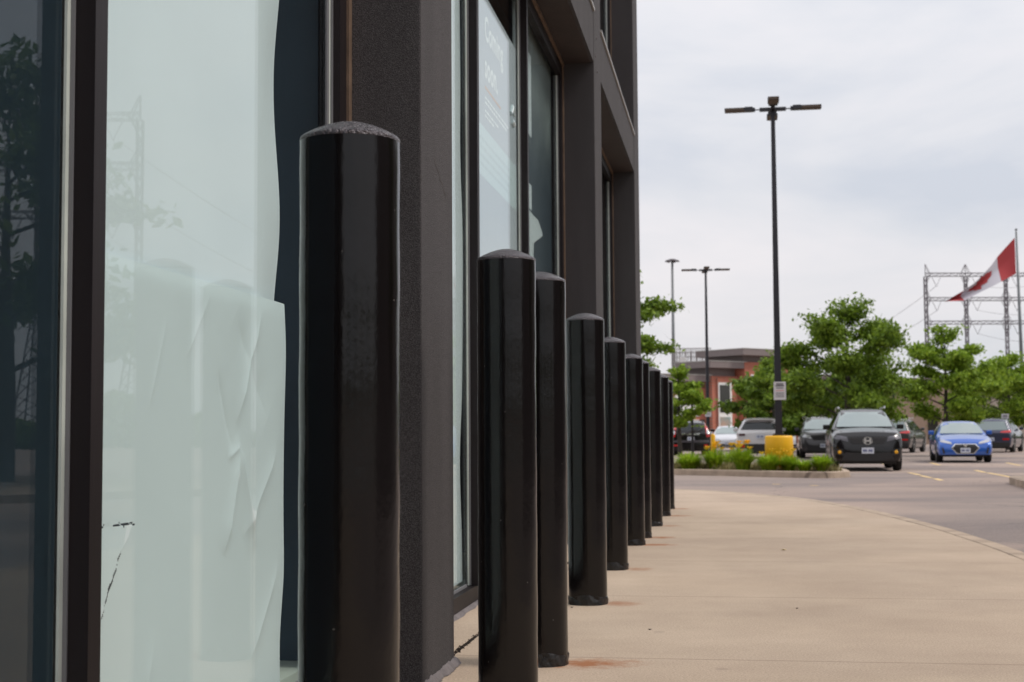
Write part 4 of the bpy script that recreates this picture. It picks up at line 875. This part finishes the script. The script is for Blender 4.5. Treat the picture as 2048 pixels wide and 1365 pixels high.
# ------------------------------------------------------------------ lattice transmission gantries
def gantry(x0, y0, dx, dy, nm, label, zt=36.4, beams=(34.2, 29.0, 24.0), arm=4.2, th=.13):
    root = empty('transmission_tower', (x0, y0, ROAD), math.atan2(dy, dx), label, 'pylon', 'lattice power line gantries'); sp = math.hypot(dx, dy)
    def bar(mb_, a, b_, r_=th): mb_.tube([a, b_], r_*.5, 4, False)
    for k in range(nm):
        X = k*sp; m_ = MB()
        def hw(z):  # half width: slim, with diamond swellings at each beam, wide foot
            w_ = .28
            if z < 15: w_ = .28+(15-z)*.125
            return w_
        zs = list(np.arange(0, zt-2, 1.3)); pr = None
        for i, z in enumerate(zs):
            w_ = hw(z); c = [(X+sx*w_, sy*w_, z) for sx, sy in ((-1, -1), (1, -1), (1, 1), (-1, 1))]
            if pr:
                for j in range(4): bar(m_, pr[j], c[j], th*1.3); bar(m_, pr[j], c[(j+1) % 4], th*.8)
            pr = c
        bar(m_, (X, 0, zt-2.6), (X, 0, zt+.0), th*1.3)
        m_.build('mast', M['steel_dark'], root); d_ = MB()
        for zb in beams:
            for sx in (-1, 1):
                if k == 0 and sx == -1: continue
                for sy in (-1, 1):
                    bar(d_, (X, sy*.2, zb+2.2), (X+sx*1.0, sy*.5, zb), th*.9); bar(d_, (X+sx*1.0, sy*.5, zb), (X, sy*.2, zb-2.4), th*.9)
        d_.build('brace', M['steel_dark'], root)
        if k < nm-1:
            for zb in beams:
                c = MB(); n_ = 12; h_ = .35
                for yy in (-.45, .45):
                    bar(c, (X, yy, zb+h_), (X+sp, yy, zb+h_), th*.9); bar(c, (X, yy, zb-h_), (X+sp, yy, zb-h_), th*.9)
                    for i in range(n_):
                        xa = X+sp*i/n_; xb = X+sp*(i+1)/n_; bar(c, (xa, yy, zb-h_ if i % 2 else zb+h_), (xb, yy, zb+h_ if i % 2 else zb-h_), th*.7)
                c.build('crossbeam', M['steel_dark'], root); ii = MB(); xm = X+sp*.27
                for q_ in (-1, 1): bar(ii, (xm+q_*1.0, 0, zb-h_), (xm, 0, zb-2.5), th*.8)
                ii.build('insulator', M['steel_dark'], root)
    return root
gantry(87.7, 300, 8.63, 0.4, 8, 'far lattice power gantry rising behind the trees and the flag')
gantry(77.5, 128, 9.9, -3.0, 6, 'nearer lattice power gantry beyond the right side, mirrored in the shop glass', th=.16)
# conductors sagging away to the left
def wires(name, pts, label):
    root = empty(name, (0, 0, 0), 0, label, 'power line', 'power line conductors')
    for (a, b_, sag) in pts:
        a = Vector(a); b_ = Vector(b_); MB().tube([a.lerp(b_, i/24)-Vector((0, 0, sag*4*(i/24)*(1-i/24))) for i in range(25)], .045, 4, False).build('conductor', M['wire'], root)
wires('power_line', [((90.0, 300, 31.6), (60, 560, 40), 16), ((90.0, 300, 26.4), (62, 560, 34), 14), ((90, 300, 21.4), (64, 560, 28), 12)], 'thin power lines running off left from the far gantry')
wires('power_line', [((98.7, 300, z_), (82+q_, 128, z_), 6) for z_, q_ in ((31.6, -2), (26.4, -1.5), (21.4, -1))], 'thin power lines between the far gantry and the nearer one')

# ------------------------------------------------------------------ cars
def interp_rows(rows, n):
    ys = [r[0] for r in rows]; L = [0]
    for i in range(1, len(rows)): L.append(L[-1]+math.hypot(rows[i][0]-rows[i-1][0], rows[i][3]-rows[i-1][3]))
    out = []
    for k in range(n+1):
        t_ = L[-1]*k/n; out.append([np.interp(t_, L, [r[c] for r in rows]) for c in range(len(rows[0]))])
    return out
def make_car(kind, paint, label, loc, rz, rear=False, **o):
    root = empty('parked_car', (loc[0], loc[1], ROAD), rz, label, 'car', 'cars standing in the car park')
    # rows: y, belt z, half width, top z, top half width   (front at -y)
    if kind == 'suv':
        rows = [(-2.42, .60, .70, .66, .60), (-2.38, .78, .86, .92, .72), (-2.25, .94, .93, 1.05, .80), (-1.8, 1.02, .955, 1.12, .84), (-1.22, 1.07, .965, 1.18, .84), (-.55, 1.09, .97, 1.60, .66), (-.25, 1.1, .97, 1.69, .635), (.4, 1.1, .97, 1.74, .63), (1.5, 1.11, .97, 1.72, .625), (1.98, 1.12, .96, 1.67, .62), (2.12, 1.11, .955, 1.58, .67), (2.32, 1.05, .94, 1.12, .83), (2.40, .92, .92, .98, .84), (2.42, .60, .88, .64, .80)]
        wy, wr, wb = (-1.45, 1.40), .375, .42; LF, LR = -2.42, 2.42
    elif kind == 'sedan':
        rows = [(-2.28, .48, .68, .52, .58), (-2.22, .62, .82, .68, .66), (-2.05, .74, .88, .80, .74), (-1.5, .84, .90, .92, .78), (-.95, .90, .905, .98, .80), (-.25, .92, .905, 1.36, .60), (.1, .93, .905, 1.435, .57), (.6, .94, .905, 1.44, .57), (1.1, .95, .90, 1.36, .58), (1.75, .95, .89, 1.05, .74), (2.15, .92, .86, .99, .74), (2.26, .80, .82, .86, .70), (2.28, .50, .78, .54, .68)]
        wy, wr, wb = (-1.38, 1.33), .325, .36; LF, LR = -2.28, 2.28
    else:   # sloped hatch / crossover
        rows = [(-2.30, .55, .70, .60, .60), (-2.25, .72, .86, .82, .70), (-2.1, .86, .93, .96, .80), (-1.6, .94, .95, 1.03, .84), (-1.1, .99, .955, 1.08, .84), (-.4, 1.03, .955, 1.50, .66), (-.1, 1.04, .955, 1.58, .65), (.5, 1.05, .955, 1.61, .66), (1.5, 1.10, .95, 1.56, .65), (1.95, 1.12, .94, 1.50, .63), (2.05, 1.11, .935, 1.42, .66), (2.20, 1.06, .93, 1.12, .82), (2.28, .95, .91, 1.0, .84), (2.30, .60, .88, .66, .80)]
        wy, wr, wb = (-1.38, 1.36), .36, .40; LF, LR = -2.30, 2.30
    hs = o.get('hs', 1); W = rows[5][2]
    rows = [(r[0], r[1]*hs, r[2]*o.get('ws', 1), r[3]*hs, r[4]*o.get('ws', 1)) for r in rows]; W *= o.get('ws', 1)
    R_ = interp_rows(rows, 150); sill = .26; vs = []; fs = []
    for (y, zb, w_, zt, wt) in R_:
        zl = sill+.04*max(0, (abs(y)-2.0))
        for c in wy:
            d = abs(y-c)
            if d < wb: zl = max(zl, wr+math.sqrt(wb*wb-d*d))
        zl = min(zl, zb-.08); k = zt-zb
        half = [(w_*.94 if zl < .4 else w_, zl), (w_*1.0, zl+(zb-zl)*.25), (w_*1.012, zl+(zb-zl)*.65), (w_*.975, zb), (w_*.975+(wt-w_*.975)*.5, zb+k*.52), (wt+.01, zb+k*.90), (wt-.06, zb+k*1.0), (wt*.5, zb+k*1.0+.02), (0, zb+k+.03)]
        ring = half+[(-a, b_) for a, b_ in half[-2::-1]]
        for a, b_ in ring: vs.append((a, y, b_))
    m_ = 17
    for i in range(len(R_)-1):
        for j in range(m_-1): fs.append((i*m_+j, (i+1)*m_+j, (i+1)*m_+j+1, i*m_+j+1))
    fs.append(tuple(range(m_))); fs.append(tuple((len(R_)-1)*m_+j for j in range(m_))[::-1])
    body = auto_smooth(new_mesh('body', vs, fs, paint, root), 38)
    bm = bmesh.new(); bm.from_mesh(body.data); bmesh.ops.triangulate(bm, faces=bm.faces[:]); bvh = BVHTree.FromBMesh(bm); bm.free()
    def decal(name, pts, axis, sgn, m, off=.006, cuts=3, parent=root, mirror=False):
        pp = [pts] if not mirror else [pts, [(-a, b_) for a, b_ in pts][::-1]]
        res = []
        for q_ in pp:
            bm = bmesh.new(); fc = bm.faces.new([bm.verts.new((a, b_, 0)) for a, b_ in q_]); bmesh.ops.triangulate(bm, faces=[fc]); bmesh.ops.subdivide_edges(bm, edges=bm.edges[:], cuts=cuts, use_grid_fill=True)
            bm.verts.index_update(); out = []; last = None
            for vt in bm.verts:
                a, b_ = vt.co.x, vt.co.y
                if axis == 'y': org = Vector((a, 6*sgn, b_)); dr = Vector((0, -sgn, 0))
                else: org = Vector((3*sgn, a, b_)); dr = Vector((-sgn, 0, 0))
                h = bvh.ray_cast(org, dr)
                if h[0] is None: h = bvh.find_nearest(org+dr*(6-2.2 if axis == 'y' else 2.1))
                nrm = h[1] if h[1].dot(-dr) > 0 else -h[1]
                out.append(h[0]+nrm*off-dr*off*.5)
            fcs = [tuple(q2.index for q2 in f2.verts) for f2 in bm.faces]; bm.free()
            n0 = len(out); out2 = [p+dr*.03 for p in out]
            res.append(new_mesh(name, out, fcs, m, parent))
        return res
    zb_, zt_ = rows[5][1], max(r[3] for r in rows)
    fr = o.get('front', {}); wsb = rows[4][3]+.03; wst = rows[5][3]+(rows[6][3]-rows[5][3])*.35; wtp = rows[5][4]
    # windscreen, rear window, side windows
    decal('windscreen', [(-W*.80, wsb), (W*.80, wsb), (wtp*.94, wst), (-wtp*.94, wst)], 'y', -1, M['cglass'], off=.012, cuts=5)
    if kind == 'sedan': decal('rear_window', [(-W*.72, 1.05*hs), (W*.72, 1.05*hs), (.52, 1.34*hs), (-.52, 1.34*hs)], 'y', 1, M['cglass'], cuts=4)
    else:
        rz0, rz1 = (1.14 if kind == 'suv' else 1.14)*hs, (1.58 if kind == 'suv' else 1.44)*hs
        decal('rear_window', [(-W*.82, rz0), (W*.82, rz0), (.60, rz1), (-.60, rz1)], 'y', 1, M['cglass'] if o.get('rglass', 1) else M['cglass_side'], cuts=4)
    zs0, zs1 = rows[6][1]+.04, zt_-.13
    yA = rows[4][0]+.35; yB = rows[6][0]+.05; yC = .45; yD = rows[-5][0]-.15 if kind != 'sedan' else 1.25
    for sg in (1, -1):
        decal('side_window', [(yA, zs0), (yC-.04, zs0), (yC-.04, zs1), (yB, zs1-.02)], 'x', sg, M['cglass_side'])
        decal('side_window', [(yC+.04, zs0), (yC+.95, zs0), (yC+(.85 if kind != 'sedan' else .5), zs1-.02), (yC+.04, zs1)], 'x', sg, M['cglass_side'])
        if kind != 'sedan': decal('side_window', [(yC+1.03, zs0), (yD, zs0+.06), (yD-.12, zs1-.05), (yC+.95, zs1-.03)], 'x', sg, M['cglass_side'])
        mr_ = MB().box(-.0, .19, -.06, .06, -.065, .075); mo = mr_.build('mirror', o.get('mirror', paint), root); bevel(mo, .025, 2)
        mo.location = (sg*(W-.03) if sg > 0 else -W+.03, yA+.22, zs0+.07); mo.scale = (sg, 1, 1)
        MB().box(-W*.88 if sg < 0 else W*.88-.12, -W*.88+.12 if sg < 0 else W*.88, 0, .01, .5, .51)
    # underbody
    MB().box(-W*.80, W*.80, LF+.18, LR-.15, .20, .62).build('underbody', M['cplastic'], root)
    # wheels
    for y_ in wy:
        for sg in (1, -1):
            ty = MB(); pr = [(.20, -.10), (.30*wr/.37, -.115), (wr-.03, -.11), (wr-.006, -.085), (wr, 0), (wr-.006, .085), (wr-.03, .11), (.30*wr/.37, .115), (.20, .10)]; n_ = 28; v2 = []
            for (r_, x_) in pr:
                for k in range(n_): v2.append((x_, r_*math.cos(2*math.pi*k/n_), r_*math.sin(2*math.pi*k/n_)))
            f2 = [(i*n_+k, i*n_+(k+1) % n_, (i+1)*n_+(k+1) % n_, (i+1)*n_+k) for i in range(len(pr)-1) for k in range(n_)]
            wo_ = new_mesh('wheel', v2, f2, M['tire'], root, True); wo_.location = (sg*(W-.115), y_, wr)
            rm = MB(); rr_ = .30*wr/.37
            for k in range(5):
                a_ = k*1.2566; c_, s2 = math.cos(a_), math.sin(a_)
                rm.add([(.10*sg, -s2*.04, c_*.04-0), (.10*sg, c_*.05*0-s2*rr_-c_*.05, c_*rr_-s2*.05), (.10*sg, -s2*rr_+c_*.05, c_*rr_+s2*.05), (.085*sg, 0, 0)], [(0, 1, 2), (3, 2, 1)])
                rm.add([(.106*sg, c_*.045, s2*.045), (.106*sg, -c_*.045, -s2*.045), (.109*sg, -c_*.03-s2*rr_*.98, -s2*.03+c_*rr_*.98), (.109*sg, c_*.03-s2*rr_*.98, s2*.03+c_*rr_*.98)], [(0, 1, 2, 3)])
            ring_ = []
            for r_ in (rr_-.03, rr_):
                for k in range(n_): ring_.append((.112*sg, r_*math.cos(2*math.pi*k/n_), r_*math.sin(2*math.pi*k/n_)))
            rm.add(ring_, [(k, (k+1) % n_, n_+(k+1) % n_, n_+k) for k in range(n_)]); rm.build('rim', M['rim'], wo_)
            MB().tube([(.03*sg, 0, 0), (.05*sg, 0, 0)], rr_*.98, 20).build('brake', M['cplastic'], wo_)
    # front
    if kind == 'suv':
        g0, g1, gw = .70, .95, .50
        decal('headlight', [(.50, .80), (.86, .88), (.90, 1.0), (.54, .93)], 'y', -1, o.get('hl', M['headlight']), mirror=True)
        decal('grille', [(-gw, .90), (-.42, .74), (.42, .74), (gw, .90), (.44, .93), (-.44, .93)], 'y', -1, M['cplastic'], off=.012)
        decal('lower_grille', [(-.70, .28), (.70, .28), (.60, .52), (.3, .50), (-.3, .50), (-.60, .52)], 'y', -1, M['cplastic'], off=.012)
        decal('bumper_trim', [(-.86, .24), (.86, .24), (.86, .40), (-.86, .40)], 'y', -1, M['cplastic'], off=.007)
        decal('fog_recess', [(.62, .42), (.86, .46), (.86, .62), (.66, .60)], 'y', -1, M['cplastic'], off=.01, mirror=True)
    elif kind == 'sedan':
        decal('headlight', [(.42, .62), (.80, .70), (.78, .80), (.46, .70)], 'y', -1, M['headlight'], mirror=True)
        if o.get('hex'):
            decal('grille', [(-.46, .50), (-.34, .64), (.34, .64), (.46, .50), (.28, .30), (-.28, .30)], 'y', -1, M['chrome'], off=.006); decal('grille', [(-.42, .50), (-.31, .615), (.31, .615), (.42, .50), (.26, .325), (-.26, .325)], 'y', -1, M['cplastic'], off=.016)
            decal('fog_recess', [(.66, .32), (.72, .32), (.76, .52), (.70, .50)], 'y', -1, M['cplastic'], off=.01, mirror=True)
        else: decal('grille', [(-.5, .30), (.5, .30), (.6, .42), (-.6, .42)], 'y', -1, M['cplastic'], off=.01); decal('bonnet_seam', [(-.7, .60), (0, .56), (.7, .60), (.7, .615), (0, .575), (-.7, .615)], 'y', -1, M['cplastic'], off=.006)
    else:
        decal('headlight', [(.48, .72), (.84, .80), (.84, .92), (.52, .84)], 'y', -1, M['headlight'], mirror=True)
        decal('grille', [(-.46, .66), (.46, .66), (.50, .84), (-.50, .84)], 'y', -1, M['chrome'], off=.006); decal('grille', [(-.42, .68), (.42, .68), (.46, .82), (-.46, .82)], 'y', -1, M['cplastic'], off=.014)
        decal('lower_grille', [(-.7, .28), (.7, .28), (.62, .48), (-.62, .48)], 'y', -1, M['cplastic'], off=.01)
    pz = o.get('pz', .52 if kind != 'sedan' else .40)
    def plate(y_, z_, face):
        p_ = MB().box(-.16, .16, -.006, .006, -.08, .08).build('licence_plate', M['plate'], root); p_.location = (0, y_, z_)
        t_ = MB()
        for k in range(7): 
            if k != 3: t_.box(-.125+k*.036, -.10+k*.036, -.009 if face < 0 else .0065, -.0065 if face < 0 else .009, -.035, .03)
        t_.build('plate_characters', M['platetxt'], p_)
    plate(LF-.03, pz, -1)
    if rear: plate(LR+.03, o.get('rpz', .80), 1)
    # rear lamps
    style = o.get('tail', 'h')
    if style == 'v':       # tall lamps climbing the pillars
        decal('tail_light', [(.74, .86), (.92, .90), (.66, 1.58), (.61, 1.58), (.70, 1.16)], 'y', 1, M['redlight'], off=.012, mirror=True, cuts=4)
        decal('reverse_light', [(.76, .98), (.88, 1.00), (.80, 1.20), (.73, 1.16)], 'y', 1, M['headlight'], off=.02, mirror=True)
        decal('chrome_bar', [(-.42, .96), (.42, .96), (.42, 1.04), (-.42, 1.04)], 'y', 1, M['chrome'], off=.02)
        decal('bumper', [(-.86, .62), (.86, .62), (.86, .72), (-.86, .72)], 'y', 1, M['cgrey'], off=.03)
        decal('reflector', [(.62, .44), (.80, .44), (.80, .52), (.62, .52)], 'y', 1, M['redlight'], off=.02, mirror=True)
    elif style == 'white':
        decal('tail_light', [(.60, .93), (.90, .93), (.90, 1.02), (.60, 1.02)], 'y', 1, mat('smoked lamp', (.06, .012, .012), .2), off=.012, mirror=True)
        decal('bumper', [(-.88, .26), (.88, .26), (.88, .60), (-.88, .60)], 'y', 1, M['cplastic'], off=.012)
        decal('reflector', [(.60, .46), (.80, .46), (.80, .56), (.60, .56)], 'y', 1, M['redlight'], off=.022, mirror=True)
        MB().box(-.64, .64, LR-.42, LR-.16, zt_*.945, zt_*.945+.05).build('spoiler', paint, root)
    else:
        decal('tail_light', [(.42, .98), (.92, .96), (.90, 1.10), (.74, 1.09), (.5, 1.05)], 'y', 1, M['redlight'], off=.012, mirror=True)
        decal('bumper', [(-.86, .28), (.86, .28), (.86, .50), (-.86, .50)], 'y', 1, M['cplastic'], off=.012)
        decal('reflector', [(.55, .62), (.85, .62), (.85, .70), (.55, .70)], 'y', 1, M['redlight'], off=.014, mirror=True)
    if o.get('rails'):
        for sg in (1, -1): MB().tube([(sg*.64*o.get('ws', 1), -.3, zt_+.0), (sg*.66*o.get('ws', 1), -.1, zt_+.045), (sg*.66*o.get('ws', 1), 1.6, zt_+.03), (sg*.64*o.get('ws', 1), 1.85, zt_-.04)], .022, 6).build('roof_rail', o.get('railm', M['chrome']), root)
    if o.get('badge'):
        h_ = MB(); y_ = LF-.06; z_ = .83*hs
        h_.box(-.085, -.045, y_, y_+.012, z_-.075, z_+.075).box(.045, .085, y_, y_+.012, z_-.075, z_+.075).box(-.046, .046, y_+.001, y_+.011, z_-.02, z_+.02)
        h_.build('emblem', M['chrome'], root)
        f_ = MB()
        for k in range(14): pass
        for k in range(21):
            a0, a1 = k*2*math.pi/20, (k+1)*2*math.pi/20
            f_.add([(.125*math.cos(a0), y_, z_+.105*math.sin(a0)), (.125*math.cos(a1), y_, z_+.105*math.sin(a1)), (.108*math.cos(a1), y_, z_+.090*math.sin(a1)), (.108*math.cos(a0), y_, z_+.090*math.sin(a0))], [(0, 1, 2, 3)])
        f_.build('emblem_ring', M['chrome'], root)
        for sg in (1, -1):
            am = MB().lathe([(0, .02), (.038, .012), (.048, 0)], 14).build('fog_lamp', M['amber'], root); am.rotation_euler = (R(90), 0, 0); am.location = (sg*.74, LF-.015, .52)
    if o.get('oval'):
        f_ = MB().tube([(0, LF-.02, .585), (0, LF-.035, .585)], .055, 14).build('emblem', M['chrome'], root)
    return root
def paint(name, c, metal=.35, rough=.35): return mat(name, c, rough, metal, .5, coat=1)
M['cgrey'] = paint('dull grey paint', (.09, .085, .10))
black = mat('black car paint', (.006, .005, .006), .18, 0, .35, coat=.45); charcoal = paint('charcoal metallic paint', (.025, .022, .025), .1); white = paint('white car paint', (.62, .61, .62), 0); silver = paint('silver white paint', (.60, .61, .66), .1)
blue = paint('bright blue metallic paint', (.016, .105, .46), .35, .3); navy = paint('dark blue metallic paint', (.04, .044, .085), .4); grey = paint('dark grey metallic paint', (.07, .07, .072), .4)
make_car('suv', black, 'black sport utility car head on, with chrome badge and amber fog lamps', (9.98, 40.75), -R(10.2), hs=.99, ws=.975, rails=1, railm=M['chrome'], badge=1, pz=.56, hl=M['cgrey'], mirror=black)
make_car('sedan', blue, 'bright blue saloon facing the camera on the right', (15.72, 50.2), -R(12.5), hs=.97, hex=1, oval=1, pz=.42)
make_car('suv', charcoal, 'dark car facing forward, half hidden left of the black front car', (12.95, 60.0), -R(8.7), rails=1, hs=.97, ws=.96)
make_car('hatch', black, 'black car seen from behind with tall red tail lights, left of the yellow post', (8.75, 69.5), math.pi-R(8.7), rear=True, tail='v', rpz=.80, hs=1.02, ws=.97, rglass=0)
make_car('sedan', silver, 'small silver white car facing forward between the black and white parked cars', (12.75, 84.6), -R(8.7), pz=.46)
make_car('hatch', white, 'white crossover seen from behind, left of the yellow lamp base', (10.45, 60.3), math.pi-R(9.5), rear=True, tail='white', rpz=.90, hs=1.03, ws=.99, rglass=0)
make_car('sedan', white, 'white saloon partly hidden behind the nearest lamp pole', (15.6, 77.5), -R(24))
make_car('suv', grey, 'dark grey car seen from behind, between the black and the blue car', (20.0, 73.6), math.pi-R(26), rear=True, rails=1, rpz=.62, hs=.98)
make_car('suv', navy, 'dark blue car seen from behind at the right edge', (24.6, 72.2), math.pi-R(27), rear=True, rpz=.66, hs=.97)
make_car('sedan', silver, 'distant silver car glimpsed behind the blue saloon', (32.5, 100), -R(60))
# small debris on the walk
def bit(x_, y_, s, label, c, cat='litter', z=0, nm='leaf'):
    n_ = 7; v = []
    for k in range(n_): a_ = k*6.283/n_; r_ = s*(1 if k % 2 else .55); v.append((x_+r_*math.cos(a_)*1.5, y_+r_*math.sin(a_), z+.004+.3*s*(k % 3)/3))
    v.append((x_, y_, z+.006)); v.append((x_, y_, z+.001)); f = [(k, (k+1) % n_, n_) for k in range(n_)]+[((k+1) % n_, k, n_+1) for k in range(n_)]
    tag(new_mesh(nm, v, f, mat('bit', c, .8)), label, cat)
bit(2.36, 6.43, .012, 'dark curled leaf on the concrete at the lower right', (.05, .035, .03), 'leaf')
bit(.62, 6.55, .009, 'small dark leaf scrap on the concrete near the lower joint', (.07, .05, .04), 'leaf')
bit(2.06, 10.9, .022, 'pale scrap in the middle of the sidewalk', (.55, .42, .22), 'litter', nm='litter')
bit(1.44, 6.4+.9, .008, 'tiny dark pebble mid pavement', (.08, .06, .05), 'pebble', nm='pebble')
bit(.30, 7.40, .008, 'tiny pebble in front of the fourth bollard', (.05, .04, .035), 'pebble', nm='pebble')
